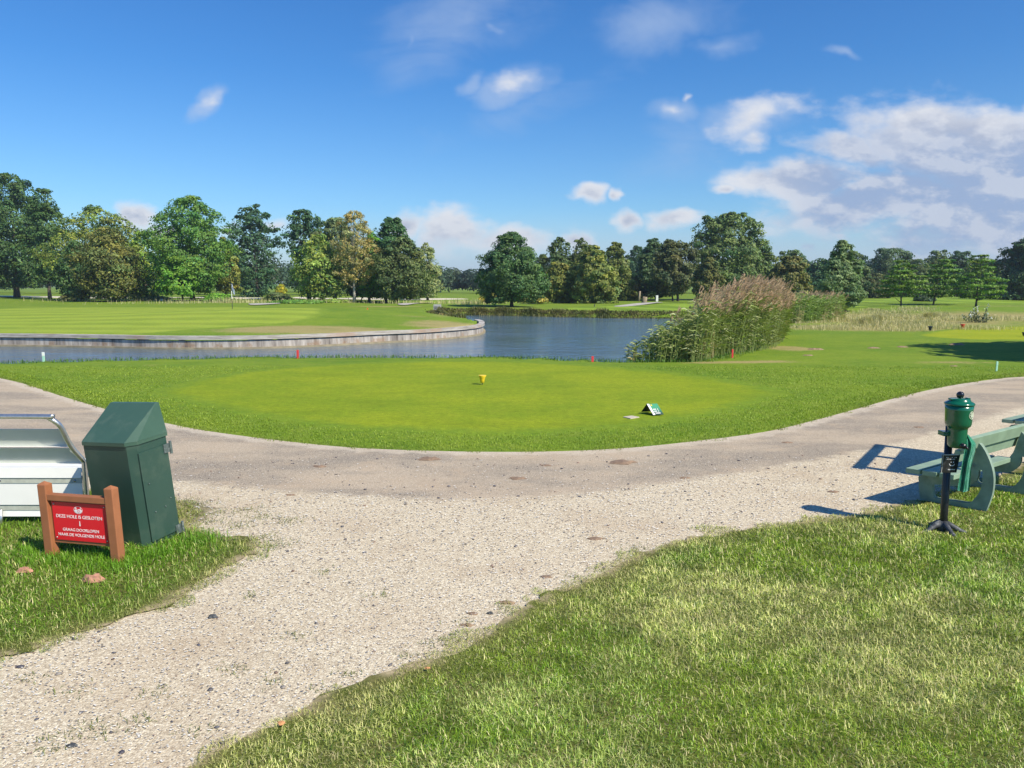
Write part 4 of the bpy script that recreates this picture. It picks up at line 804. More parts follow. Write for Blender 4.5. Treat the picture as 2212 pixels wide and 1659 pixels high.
for sx in (-1, 1):
    for sz in (-1, 1):
        c = SG @ Vector((xm+.006+sx*.213-.004, w_*.62-.0185, .293+sz*.124)); bm = bmesh.new(); bmesh.ops.create_uvsphere(bm, u_segments=10, v_segments=6, radius=.006, matrix=Matrix.Translation(c)); link('screw', bmm('screw', bm, True), M['screw'], pan)
def text(body, size, Mx, mat, parent, name='lettering', bold=.0, spacing=1., ext=.0006, align='CENTER'):
    cu = bpy.data.curves.new('txt', 'FONT'); cu.body = body; cu.size = size; cu.align_x = align; cu.align_y = 'CENTER'; cu.extrude = ext; cu.offset = bold; cu.space_character = spacing; cu.resolution_u = 3
    o = bpy.data.objects.new('txt', cu); COL.objects.link(o); dg_ = bpy.context.evaluated_depsgraph_get(); dg_.update()
    me = bpy.data.meshes.new_from_object(o.evaluated_get(dg_)); me.name = name; bpy.data.objects.remove(o); me.transform(Mx); me.materials.clear()
    return link(name, me, mat, parent)
def face(x, z, y=None):   # on the front of the sign panel
    return SG @ Matrix.Translation((x, (w_*.62-.0182) if y is None else y, z)) @ Matrix.Rotation(math.pi/2, 4, 'X')
xc = xm+.006
text('DEZE HOLE IS GESLOTEN', .0345, face(xc-.012, .330), M['white_print'], pan, bold=.0)
text('GRAAG DOORLOPEN', .0315, face(xc-.008, .232), M['white_print'], pan, bold=.0)
text('NAAR DE VOLGENDE HOLE', .0315, face(xc-.008, .194), M['white_print'], pan, bold=.0)
bm = bmesh.new()
def plate(bm, pts, Mx, th=.0006):
    a = [bm.verts.new(Mx @ Vector((x, y, 0))) for x, y in pts]; b = [bm.verts.new(Mx @ Vector((x, y, th))) for x, y in pts]; n = len(pts)
    for i in range(n): bm.faces.new((a[i], a[(i+1) % n], b[(i+1) % n], b[i]))
    bm.faces.new(b); bm.faces.new(a[::-1])
F = face(xc-.010, .281); plate(bm, [(-.0035, .020), (.0035, .020), (.0035, -.006), (.008, -.006), (0, -.020), (-.008, -.006), (-.0035, -.006)], F); link('arrow', bmm('arrow', bm), M['white_print'], pan)
F = face(xc-.012, .383)
bm = bmesh.new(); n = 28; o_ = [(math.cos(2*math.pi*i/n)*.037, math.sin(2*math.pi*i/n)*.028) for i in range(n)]; i_ = [(x*.95, y*.94) for x, y in o_]
for i in range(n):
    j = (i+1) % n; plate(bm, [o_[i], o_[j], i_[j], i_[i]], F)
plate(bm, [(-.033, -.002), (-.02, .006), (-.006, .002), (.006, .008), (.022, .006), (.033, 0), (.030, -.012), (.016, -.021), (-.006, -.0235), (-.024, -.017)], F)   # white dune shape
plate(bm, [(-.030, .010), (-.022, .021), (-.014, .017), (-.008, .013), (-.018, .010)], F); plate(bm, [(.014, .004), (.024, .022), (.027, .020), (.017, .003)], F, .0009)
link('emblem', bmm('emblem', bm), M['white_print'], pan)
bm = bmesh.new(); o2 = [(math.cos(2*math.pi*i/16)*.0105+.004, math.sin(2*math.pi*i/16)*.0085-.008) for i in range(16)]; i2 = [((x-.004)*.75+.004, (y+.008)*.75-.008) for x, y in o2]
F2 = F @ Matrix.Translation((0, 0, .0012))
for i in range(16): plate(bm, [o2[i], o2[(i+1) % 16], i2[(i+1) % 16], i2[i]], F2)
link('emblem_ring', bmm('emblem_ring', bm), M['sign_red'], pan)

# ---------------------------------------------------------------- green litter bin
uz = Vector((-math.sin(.071), math.sin(-.047), 1)).normalized(); yw = -.366; ux = Vector((math.cos(yw), math.sin(yw), 0)); ux = (ux-uz*ux.dot(uz)).normalized(); uy = uz.cross(ux)
BM = Matrix((( ux.x, uy.x, uz.x, -2.762), (ux.y, uy.y, uz.y, 5.622), (ux.z, uy.z, uz.z, 0), (0, 0, 0, 1)))
bw, bd, bh, bhh, ch = .55, .345, .843, .237, .058
M['bin_green'] = simple('bin_green', (.029, .070, .053), .42, var=.10, scale=2.5, spec=.4, dirt=((.06, .10, .075), 4, .5, .6), bump=.0006); M['bin_lid'] = simple('bin_lid_green', (.046, .10, .070), .45, var=.08, scale=3, dirt=((.09, .14, .10), 5, .52, .5)); M['hinge'] = simple('hinge_steel', (.16, .20, .19), .5, .6, var=.3, scale=40, dirt=((.45, .45, .42), 20, .55, .8))
Bn = empty('litter_bin', (-2.95, 5.85, 0), 'dark green metal litter bin with sloping roof leaning behind the red sign', 'litter bin')
def foot(g_=0.): return [(-bw+g_, ch-g_*0), (-bw+ch, g_), (-ch, g_), (-g_, ch), (-g_, bd-g_), (-bw+g_, bd-g_)]
def prism(bm, pts, z0, z1, Mx):
    a = [bm.verts.new(Mx @ Vector((x, y, z0))) for x, y in pts]; b = [bm.verts.new(Mx @ Vector((x, y, z1))) for x, y in pts]; n = len(pts)
    for i in range(n): bm.faces.new((a[i], a[(i+1) % n], b[(i+1) % n], b[i]))
    bm.faces.new(b); bm.faces.new(a[::-1])
bm = bmesh.new(); prism(bm, foot(.006), -.06, bh-.03, BM); link('body', bmm('body', bm), M['bin_green'], Bn)
bm = bmesh.new(); low = foot(-.004); z0 = bh-.028; z1 = bh-.002
prism(bm, low, z0, z1, BM)
a = [bm.verts.new(BM @ Vector((x, y, z1+.001))) for x, y in low]; t1 = bm.verts.new(BM @ Vector((-bw+.045, bd+.004, bh+bhh))); t2 = bm.verts.new(BM @ Vector((-.035, bd+.004, bh+bhh)))
t3 = bm.verts.new(BM @ Vector((-.035, bd-.03, bh+bhh))); t4 = bm.verts.new(BM @ Vector((-bw+.045, bd-.03, bh+bhh)))
for f_ in ((a[1], a[2], t3, t4), (a[2], a[3], t3), (a[3], a[4], t2, t3), (a[0], a[1], t4), (a[5], a[0], t4, t1), (a[4], a[5], t1, t2), (t1, t4, t3, t2)): bm.faces.new(f_)
lid = link('sloping_lid', bmm('sloping_lid', bm), M['bin_lid'], Bn)
bm = bmesh.new(); add_box(bm, (.0015, bd*.55, .40), .010, bd*.80, .70, BM, .002); door = link('door', bmm('door', bm), M['bin_green'], Bn)
for z in (.72, .06): 
    bm = bmesh.new(); add_tube(bm, [BM @ Vector((.018, bd+.004, z-.05)), BM @ Vector((.018, bd+.004, z+.05))], .011, 10); add_box(bm, (.010, bd-.03, z), .010, .06, .07, BM, .002); link('hinge', bmm('hinge', bm), M['hinge'], door)
bm = bmesh.new()
for y, z in ((.10, .50), (.22, .28), (.12, .27), (.28, .33)):
    bm = bmesh.new(); bmesh.ops.create_uvsphere(bm, u_segments=8, v_segments=6, radius=.006, matrix=Matrix.Translation(BM @ Vector((.011, y, z)))); link('rivet', bmm('rivet', bm, True), M['hinge'], door)

# ---------------------------------------------------------------- metal slatted seat at the left edge
M['tube'] = simple('steel_tube', (.62, .62, .60), .32, .9, var=.12, scale=30, bump=.0005); M['slat_white'] = simple('white_slat', (.80, .80, .77), .4, var=.03, scale=6, dirt=((.55, .54, .50), 16, .66, .6)); M['slat_shaded'] = simple('shaded_slat', (.60, .63, .57), .45, var=.04, scale=5, dirt=((.40, .42, .38), 14, .66, .6)); M['alu'] = simple('ribbed_channel', (.40, .42, .36), .6, .0, var=.15, scale=20)  # upper back slats: white slat with its shade put into a greyer colour
Y0 = 6.25
def pt(px, py): return V(px, py, Y0)
LB = empty('garden_seat', (-4.5, Y0, 0), 'white metal slatted garden seat with bent steel tube frame seen from behind', 'bench')
zk = pt(180, 1000).z; xr = pt(180, 1000).x; zt = .955; xl = xr-1.9; rec = -.17
def seat_tube(x_, s):
    c = [(x_, Y0, -.02), (x_, Y0, zk), (x_-s*.022, Y0+rec*.6, zk+.22)]
    return c
bm = bmesh.new(); path = [(xr, Y0+.012, -.02), (xr, Y0+.012, zk-.03), (xr-.004, Y0+.005, zk+.02), (xr-.05, Y0+rec*.42, zk+.155), (xr-.085, Y0+rec*.75, zt-.10), (xr-.115, Y0+rec*.9, zt-.045), (xr-.165, Y0+rec*.98, zt-.01), (xr-.24, Y0+rec, zt)]
full = path+[(xl+xr-x, y, z) for x, y, z in path[::-1]]
add_tube(bm, [tuple(v) for v in catmull(full, 5, False)], .0205, 14); link('tube_frame', bmm('tube_frame', bm, True), M['tube'], LB)
def slat(name, z0, y0, z1, y1, x_in, mat, th=.006, lip=0, xoff0=0., xoff1=0.):
    bm = bmesh.new(); xa, xb = xl+x_in, xr-x_in
    v = [(xa+xoff0, y0, z0), (xb-xoff0, y0, z0), (xb-xoff1, y1, z1), (xa+xoff1, y1, z1)]; nrm_ = Vector((0, z1-z0, -(y1-y0))).normalized()*th
    A = [bm.verts.new(p) for p in v]; B = [bm.verts.new(Vector(p)+nrm_) for p in v]
    for i in range(4): bm.faces.new((A[i], A[(i+1) % 4], B[(i+1) % 4], B[i]))
    bm.faces.new(A[::-1]); bm.faces.new(B); return link(name, bmm(name, bm), mat, LB)
def zp(py, y=Y0): return V(60, py, y).z
def ry(z): return Y0+rec*np.clip((z-zk)/(zt-zk), 0, 1.1)
for (p1, p0) in ((928, 965), (973, 1006)):
    za = zp(p0, ry(.75)+.02); zb = zp(p1, ry(.85)+.02); ib = .03+.10*(zb-zk)/(zt-zk); ia = .03+.10*(za-zk)/(zt-zk)
    slat('back_slat', za, float(ry(za))+.03, zb, float(ry(zb))+.03, 0, M['slat_shaded'], xoff0=ia, xoff1=ib)
    slat('slat_lip', za-.004, float(ry(za))+.03, za-.002, float(ry(za))-.004, 0, M['slat_white'], xoff0=ia, xoff1=ia, th=.003)
for (p1, p0) in ((1011, 1032.5), (1043.5, 1090.5), (1102, 1115.5)): slat('lower_slat', zp(p0), Y0+.0, zp(p1), Y0+.01, .027, M['slat_white'])
for (p1, p0) in ((1032, 1044), (1090, 1102.5)): slat('channel', zp(p0), Y0+.004, zp(p1), Y0+.010, .025, M['alu'])
bm = bmesh.new()
mb_ = simple('bolt_steel', (.25, .25, .25), .15, 1.)
for px in (163, 1): bm = bmesh.new(); bmesh.ops.create_uvsphere(bm, u_segments=14, v_segments=8, radius=.0165, matrix=Matrix.Translation(V(px, 1038, Y0+.018))); link('bolt', bmm('bolt', bm, True), mb_, LB)
bm = bmesh.new(); add_tube(bm, [V(2, 1100, Y0-.02), V(2, 1152, Y0-.02)], .014, 10); link('leg', bmm('leg', bm, True), M['tube'], LB)
for i in range(3): slat('seat_slat', .44+.005*i, Y0+.10+.15*i, .445+.005*i, Y0+.235+.15*i, .05, M['slat_white'])
for x_ in (xl+.08, xr-.02):
    bm = bmesh.new(); add_tube(bm, [(x_, Y0+.02, .41), (x_, Y0+.5, .43), (x_, Y0+.56, .38), (x_, Y0+.56, -.02)], .018, 10); link('leg', bmm('leg', bm, True), M['tube'], LB)

# ---------------------------------------------------------------- ball washer
M['washer_green'] = simple('washer_green', (.004, .11, .052), .22, var=.06, scale=6, coat=.6, dirt=((.10, .22, .14), 9, .62, .4)); M['black_iron'] = simple('black_iron', (.012, .012, .014), .35, var=.2, scale=12, dirt=((.10, .11, .12), 7, .56, .7)); M['knob'] = simple('black_knob', (.01, .01, .012), .12, coat=.5); M['cast_base'] = simple('worn_cast_base', (.045, .05, .058), .6, var=.3, scale=25, dirt=((.20, .21, .21), 16, .5, .8))
bp = G(2034, 1150); bx, by = bp.x+.0, bp.y
WS = empty('ball_washer', (bx, by, 0), 'green golf ball washer on a black iron pole in the grass', 'ball washer')
ax_ = V(2052, 1000, by+.02).x
def wz(py): return V(2060, py, by).z
def lathe(name, prof, c, mat, parent, n=40):
    bm = bmesh.new(); add_lathe(bm, prof, c, n); return link(name, bmm(name, bm, True), mat, parent)
px_ = V(2049, 970, by).x; zb_ = .10
bm = bmesh.new(); add_tube(bm, [(bx+.015, by, .03), (bx+.01, by, .12), (px_, by+.01, wz(900))], .029, 20); link('pole', bmm('pole', bm, True), M['black_iron'], WS)
bcx = V(2070, 900, by-.045).x; bcy = by-.05
z = lambda py: V(2072, py, bcy).z
r1 = (V(2099, 900, bcy).x-V(2044, 900, bcy).x)/2; r2 = (V(2087, 950, bcy).x-V(2049.5, 950, bcy).x)/2
body = lathe('body', [(r2*.55, z(967)), (r2*.85, z(965)), (r2*.98, z(960)), (r2*1.0, z(950)), (r2*1.02, z(927)), (r2*1.03, z(924)), (r1*.78, z(921.5)), (r1*.89, z(919)), (r1*.94, z(914)), (r1*.95, z(905)), (r1*.985, z(885)), (r1*1.02, z(874.5))], (bcx, bcy, 0), M['washer_green'], WS)
lathe('lid', [(r1*1.0, z(874.3)), (r1*1.07, z(873.5)), (r1*1.08, z(871.5)), (r1*1.03, z(869.5)), (r1*.98, z(868.5)), (r1*.80, z(866)), (r1*.74, z(863)), (r1*.72, z(861))], (bcx, bcy, 0), M['washer_green'], WS)
bm = bmesh.new(); add_box(bm, (bcx-r1*.45, bcy, z(862)), r1*.7, r1*.5, .014, None, .004); link('lid_ridge', bmm('lid_ridge', bm), M['washer_green'], WS); bm = bmesh.new(); add_box(bm, (bcx+r1*.62, bcy, z(862)), r1*.22, r1*.4, .022, None, .004); link('lid_ridge', bmm('lid_ridge', bm), M['washer_green'], WS)
kn = lathe('handle', [(.012, z(864)), (.009, z(860.5)), (.009, z(859.5))]+[(.028*math.cos(a), z(853)+.028*math.sin(a)) for a in np.linspace(-1.0, 1.5, 10)]+[(.001, z(853)+.0281)], (bcx, bcy, 0), M['knob'], WS, 28)
bm = bmesh.new()
for zz in (935, 940): add_box(bm, (bcx-r2*1.25, by-.01, z(zz)), .05, .085, .018, None, .004)
link('clamp', bmm('clamp', bm), M['washer_green'], WS)
bm = bmesh.new(); q = V(2078, 962, bcy-r2*.9); add_tube(bm, [q+Vector((0, .02, 0)), q+Vector((0, -.035, -.004))], [.022, .020], 16); add_tube(bm, [q+Vector((.006, -.03, -.002)), q+Vector((.022, -.05, -.02))], .009, 8); link('drain_plug', bmm('drain_plug', bm, True), M['black_iron'], WS)
# round maker's badge on the drum, facing right-front
ba = math.atan2(-1, .62); bn = Vector((math.cos(ba), math.sin(ba), 0)); tx = Vector((-bn.y, bn.x, 0)); bc = Vector((bcx, bcy, z(893.5)))+bn*(r1*.985+.0005)
BDG = Matrix(((tx.x, 0, bn.x, bc.x), (tx.y, 0, bn.y, bc.y), (0, 1, 0, bc.z), (0, 0, 0, 1)))
M['cream_print'] = simple('cream_print', (.72, .76, .58), .45)
bm = bmesh.new(); n = 32; Rb = .0275
for i in range(n):
    a, b = 2*math.pi*i/n, 2*math.pi*(i+1)/n; k = lambda r, t: (r*math.cos(t), r*math.sin(t)*1.12)
    def cv(p): return p
    plate(bm, [k(Rb, a), k(Rb, b), k(Rb*.86, b), k(Rb*.86, a)], BDG @ Matrix.Translation((0, 0, -.006*(abs(math.cos(a)))**2)), .003)
plate(bm, [(-Rb*.86, -.0016), (Rb*.86, -.0016), (Rb*.86, .0016), (-Rb*.86, .0016)], BDG @ Matrix.Translation((0, 0, -.003)), .004)
bd_ = link('badge', bmm('badge', bm), M['cream_print'], body)
text('PAR', .0185, BDG @ Matrix.Translation((0, .0105, .001)), M['cream_print'], body, 'badge_lettering', .0006); text('AIDE', .0165, BDG @ Matrix.Translation((0, -.0105, .001)), M['cream_print'], body, 'badge_lettering', .0006)
# base with spreading feet
bm = bmesh.new(); add_lathe(bm, [(.05, .0), (.052, .06), (.045, .085), (.036, .10)], (bx, by, 0), 20)
for a in (3.4, -.35, -1.5, 1.6):
    dv = Vector((math.cos(a), math.sin(a), 0)); o = Vector((bx, by, 0))
    add_tube(bm, [o+dv*.02+Vector((0, 0, .078)), o+dv*.07+Vector((0, 0, .062)), o+dv*.12+Vector((0, 0, .035)), o+dv*.165+Vector((0, 0, .012)), o+dv*.20+Vector((0, 0, .008))], [.03, .022, .018, .02, .012], 10)
link('cast_base', bmm('cast_base', bm, True), M['cast_base'], WS)
# small black notice fixed to the pole
M['black_plate'] = simple('black_plate', (.02, .02, .022), .3, dirt=((.12, .12, .12), 10, .55, .6)); M['plate_edge'] = simple('plate_edge', (.7, .68, .62), .4)
yb = by-.045; c4 = [V(2032, 1021, yb), V(2066, 1021, yb), V(2074.5, 982, yb), V(2036, 982, yb)]
def quad_board(name, c4, th, mat, parent):
    bm = bmesh.new(); a = [bm.verts.new(p) for p in c4]; b = [bm.verts.new(p+Vector((0, th, 0))) for p in c4]
    for i in range(4): bm.faces.new((a[i], a[(i+1) % 4], b[(i+1) % 4], b[i]))
    bm.faces.new(a[::-1]); bm.faces.new(b); return link(name, bmm(name, bm), mat, parent)
pl = quad_board('notice_plate', c4, .006, M['black_plate'], WS)
cen = sum(c4, Vector())/4; EX = ((c4[1]-c4[0]).normalized()); EZ = ((c4[3]-c4[0]).normalized()); EY = EX.cross(EZ).normalized()
PM = Matrix(((EX.x, EZ.x, -EY.x*-1, cen.x), (EX.y, EZ.y, -EY.y*-1, cen.y), (EX.z, EZ.z, -EY.z*-1, cen.z), (0, 0, 0, 1))) @ Matrix.Translation((0, 0, .0005))
hw_, hh_ = (c4[1]-c4[0]).length/2, (c4[3]-c4[0]).length/2
bm = bmesh.new(); plate(bm, [(-hw_, hh_-.004), (hw_, hh_-.004), (hw_, hh_), (-hw_, hh_)], PM, .001); plate(bm, [(-hw_, -hh_), (-hw_+.003, -hh_), (-hw_+.003, hh_), (-hw_, hh_)], PM, .001); link('plate_edge', bmm('plate_edge', bm), M['plate_edge'], pl)
bm = bmesh.new(); rr_ = random.Random(3)
for row, zz, n_, wd in ((0, .048, 9, .008), (1, .034, 7, .008)):
    for i in range(n_):
        if rr_.random() < .25: continue
        x = -.045+i*.011+row*.008; plate(bm, [(x, zz), (x+wd*.7, zz+rr_.uniform(-.001, .001)), (x+wd*.7, zz+.005), (x, zz+.005)], PM, .0008)
for sx in (.008, .026): plate(bm, [(sx+math.cos(t)*.004, .012+math.sin(t)*.0045) for t in np.linspace(0, 5.6, 8)], PM, .0008)
arc = [(-.004+.0205+math.cos(t)*.024, .002+math.sin(t)*.022) for t in np.linspace(math.pi*1.02, math.pi*1.93, 14)]; arc2 = [(-.004+.0205+math.cos(t)*.0205, .002+math.sin(t)*.0165) for t in np.linspace(math.pi*1.02, math.pi*1.93, 14)]
for i in range(13): plate(bm, [arc[i], arc[i+1], arc2[i+1], arc2[i]], PM, .0008)
for i in range(6): x = -.012+i*.0095; plate(bm, [(x, -.052), (x+.0065, -.052), (x+.007, -.045+rr_.uniform(0, .003)), (x+.004, -.047), (x, -.044)], PM, .0008)
link('printing', bmm('printing', bm), M['white_print'], pl)
# green towel hanging from the washer
m, N = newmat('towel'); g = N.n('ShaderNodeTexCoord').outputs['Object']; n_ = N.noise(g, 260, 3, .7)
p = N.n('ShaderNodeBsdfPrincipled', ins={'Base Color': N.mix(N.smooth(N.noise(g, 14, 5, .6), .35, .7), (.018, .26, .14), (.06, .40, .24)), 'Roughness': .95, 'Sheen Weight': .4, 'Normal': N.bump(n_, .6, .003)}); N.n('ShaderNodeOutputMaterial', ins={0: p.outputs[0]}); M['towel'] = m
rows = [(938, 2084, 2091, .0), (948, 2083, 2100, .01), (957, 2082, 2108, .02), (962, 2083, 2109, .03), (972, 2083, 2107, .03), (985, 2081, 2104, .025), (1000, 2078, 2099, .02), (1020, 2075, 2097, .02), (1040, 2071, 2096, .015), (1060, 2068, 2095, .012)]
yt = bcy-.01; bm = bmesh.new(); grid = []; nc = 26
for ri, (py, xa, xb, bul) in enumerate(rows):
    row = []
    for j in range(nc):
        t = j/(nc-1); fold = .016*math.sin(t*math.pi*3.2+ri*.22)+.008*math.sin(t*math.pi*7+ri*.5); 
        yy = yt-.02-bul*math.sin(math.pi*t)-fold*min(1, ri/2.5); row.append(bm.verts.new(V(xa+(xb-xa)*t, py+(4*math.sin(t*3.1) if ri > 6 else 0), yy)))
    grid.append(row)
for a, b in zip(grid, grid[1:]):
    for j in range(nc-1): bm.faces.new((a[j], a[j+1], b[j+1], b[j]))
bmesh.ops.solidify(bm, geom=bm.faces[:], thickness=.004)
tw = link('towel', bmm('towel', bm, True), M['towel']); mod = tw.modifiers.new('sub', 'SUBSURF'); mod.levels = mod.render_levels = 1
tag(tw, 'green towel hanging from the side of the ball washer', 'towel')
# ring clip
bm = bmesh.new(); add_tube(bm, [V(2086, 925, bcy), V(2087, 932, bcy-.01), V(2086, 940, bcy-.02)], .003, 6); link('towel_hook', bmm('towel_hook', bm, True), M['black_iron'], WS)

# ---------------------------------------------------------------- plank benches with curved end frames
M['bench_top'] = simple('bench_green', (.25, .35, .245), .55, var=.14, scale=7, bump=.001, dirt=((.34, .40, .26), 4, .58, .55)); M['bench_frame'] = simple('bench_frame_green', (.20, .275, .215), .75, var=.22, scale=10, bump=.002, dirt=((.30, .36, .30), 6, .52, .6))
pd = Vector((math.cos(R(36.2)), math.sin(R(36.2)), 0)); fd = Vector((math.cos(R(-44)), math.sin(R(-44)), 0)); LEN = 1.17
o0 = Vector((3.56, 6.80, .362))
fp = Vector((3.80, 6.94, 0)); fn = pd.copy(); fn = Vector((-fd.y, fd.x, 0))
c1 = lambda x, y: (1953+.139*x, 899.7+.139*y)
outer = [(245, 915), (228, 1010), (230, 1130), (245, 1260), (275, 1370), (330, 1460), (700, 1540), (1000, 1580), (1215, 1610), (1262, 1500), (1330, 1330), (1375, 1180), (1392, 1000), (1378, 860), (1340, 720), (1270, 560), (1200, 450), (1130, 390), (1098, 402), (1120, 440), (1118, 520), (1085, 610), (1050, 712), (1000, 800), (840, 960), (520, 930)]
inner = [(465, 1062), (440, 1160), (450, 1215), (472, 1260), (560, 1285), (780, 1312), (1010, 1345), (1085, 1280), (1160, 1190), (1205, 1060), (1220, 940), (1214, 850), (1188, 830), (1160, 850), (1155, 920), (1120, 1000), (1060, 1050), (980, 1085), (700, 1075)]
def frame_mesh(o, i, off, th=.068):
    po = [OP(*c1(*q), fp, fn) for q in o]; pi = [OP(*c1(*q), fp, fn) for q in i]
    po = catmull(po, 3); pi = catmull(pi, 3)
    tv = lambda p: Vector(((p-fp).dot(fd), p.z)); A = [tv(p) for p in po]; B = [tv(p) for p in pi]
    na, nb = len(A), len(B)
    v, e, f, *_ = delaunay_2d_cdt(A+B, [], [list(range(na)), list(range(na, na+nb))], 1, 1e-6)
    bm = bmesh.new(); w3 = lambda q, d: fp+fd*q.x+Vector((0, 0, q.y))+fn*d+off
    v0 = [bm.verts.new(w3(q, 0)) for q in v]; v1 = [bm.verts.new(w3(q, th)) for q in v]
    for t_ in f:
        c = (v[t_[0]]+v[t_[1]]+v[t_[2]])/3
        if inpoly(np.array([c.x]), np.array([c.y]), [(q.x, q.y) for q in B])[0]: continue
        bm.faces.new([v0[k] for k in t_]); bm.faces.new([v1[k] for k in t_][::-1])
    for e_ in [e for e in bm.edges if len(e.link_faces) == 1 and e.verts[0] in set(v0)]:
        a, b = e_.verts; ia, ib = v0.index(a), v0.index(b); bm.faces.new((a, b, v1[ib], v1[ia]))
    return bmm('end_frame', bm)
def bench(label, shift, rz=0.):
    E_ = empty('bench', tuple(fp+pd*.5), label, 'bench', 'green plank benches beside the path')
    for k in (0., LEN-.28): link('end_frame', frame_mesh(outer, inner, pd*k), M['bench_frame'], E_)
    sd_ = .116; gp_ = .022
    for i in range(3):
        a = o0+fd*(i*(sd_+gp_)); Mx = Matrix(((pd.x, fd.x, 0, a.x), (pd.y, fd.y, 0, a.y), (0, 0, 1, a.z), (0, 0, 0, 1)))
        ext = LEN*(.995+.005*i); bm = bmesh.new(); add_box(bm, (ext/2, sd_/2, -.022), ext, sd_, .044, Mx, .004); link('seat_plank', bmm('seat_plank', bm), M['bench_top'], E_)
    # backrest planks on the front face of the horns
    bo = o0+fd*.40; tilt = math.atan2(.10, .22)*.55
    for i, (z0, z1) in enumerate(((.468, .578), (.586, .696))):
        y0 = (z0-.5)*.45; bm = bmesh.new(); a = Vector((bo.x, bo.y, 0))+pd*.02
        nb = (Vector((0, 0, 1))*math.cos(tilt)-fd*math.sin(tilt)*-1.).normalized(); th = fd*math.cos(tilt)-Vector((0, 0, 1))*math.sin(tilt)
        Mx = Matrix(((pd.x, th.x, nb.x, a.x), (pd.y, th.y, nb.y, a.y), (pd.z, th.z, nb.z, (z0+z1)/2), (0, 0, 0, 1))) @ Matrix.Translation((0, y0, 0))
        add_box(bm, (.62, 0, 0), 1.24, .042, z1-z0, Mx, .004); link('back_plank', bmm('back_plank', bm), M['bench_top'], E_)
    bm = bmesh.new(); q = OP(*c1(1078, 760), fp, fn); add_tube(bm, [q-fn*.008, q+fn*.01], .011, 10); link('bolt', bmm('bolt', bm), M['hinge'], E_)
    return E_
b1 = bench('pale green plank bench with curved end frame behind the ball washer', None)
def copy_tree(o, parent=None):
    c = o.copy(); COL.objects.link(c)
    if parent is not None: c.parent = parent
    for ch_ in o.children: copy_tree(ch_, c)
    return c
b2 = copy_tree(b1); b2['label'] = 'second green plank bench farther along, only its plank ends showing above the first backrest'
tgt = G(2164, 905, .362); b2.location = b1.location+(Vector((tgt.x, tgt.y, 0))-Vector((o0.x, o0.y, 0)))

# course notice board standing outside the picture to the right, its shadow falls on the path
M['board_wood'] = simple('board_wood', (.16, .10, .06), .8, var=.2)
Cb = empty('notice_board', (5.8, 7.55, 0), 'wooden notice board standing right of the benches', 'notice board')
H_ = 2.0; s_el = 1/math.tan(SUN_EL); hn = Vector(SUN_H).normalized()
def from_shadow(p, h): return Vector((p.x, p.y, 0))+Vector((hn.x, hn.y, 0))*(h*s_el)+Vector((0, 0, h))
A_, B_ = G(1855, 1010), G(1900, 964)
def bar(name, a, b, r): bm = bmesh.new(); add_tube(bm, [a, b], r, 8); return link(name, bmm(name, bm), M['board_wood'], Cb)
for t in (0, .5, 1):
    q = from_shadow(A_.lerp(B_, t), H_); bar('post', Vector((q.x, q.y, -.1)), q, .05)
a, b = from_shadow(A_, H_), from_shadow(B_, H_); ev = (b-a).normalized(); bar('top_rail', a-ev*.12, b+ev*.06, .05)
lo = Vector((0, 0, -.27)); quad = [a+lo, b+lo, b+Vector((0, 0, -1.25)), a+Vector((0, 0, -1.25))]
bm = bmesh.new(); nn_ = (b-a).cross(Vector((0, 0, 1))).normalized()*.02; q0 = [bm.verts.new(p-nn_) for p in quad]; q1 = [bm.verts.new(p+nn_) for p in quad]
for i in range(4): bm.faces.new((q0[i], q0[(i+1) % 4], q1[(i+1) % 4], q1[i]))
bm.faces.new(q0); bm.faces.new(q1[::-1]); link('panel', bmm('panel', bm), M['board_wood'], Cb)

# ---------------------------------------------------------------- tee markers, stakes, flag and other small things
def mcol(n_, c, r=.5): M[n_] = simple(n_, c, r, var=.05, scale=10); return M[n_]
mcol('yellow_plastic', (.80, .56, .03), .35); mcol('navy_plastic', (.012, .025, .06), .35); mcol('red_plastic', (.62, .03, .03), .4); mcol('stake_red', (.66, .045, .05)); mcol('stake_orange', (.72, .17, .03)); mcol('stake_yellow', (.80, .52, .03)); mcol('white_paint', (.78, .80, .78)); mcol('mint', (.38, .66, .52)); mcol('dark_post', (.04, .04, .05))
def tee_marker(label, px, py, h, mat, group='cone shaped tee markers'):
    g_ = G(px, py); gz = Hz(g_.x, g_.y)+.02; e = empty('tee_marker', (g_.x, g_.y, gz), label, 'tee marker', group)
    lathe('cup', [(h*.18, h*.14), (h*.22, h*.16), (h*.26, h*.45), (h*.34, h*.75), (h*.46, h*.98), (h*.45, h*1.0), (h*.38, h*.97)], (g_.x, g_.y, gz), mat, e, 24)
    bm = bmesh.new(); add_tube(bm, [(g_.x, g_.y, gz-.03), (g_.x, g_.y, gz+h*.16)], h*.04, 8); link('spike', bmm('spike', bm), M['dark_post'], e)
tee_marker('yellow cone shaped tee marker in the middle of the smooth tee', 1042, 831.5, .178, M['yellow_plastic'])
tee_marker('dark blue tee marker on the edge of the far right tee', 2009, 716.5, .22, M['navy_plastic']); tee_marker('red tee marker on the far right tee', 2079, 711.5, .22, M['red_plastic']); tee_marker('dark tee marker at the right edge of the picture', 2211, 727.5, .16, M['navy_plastic'])
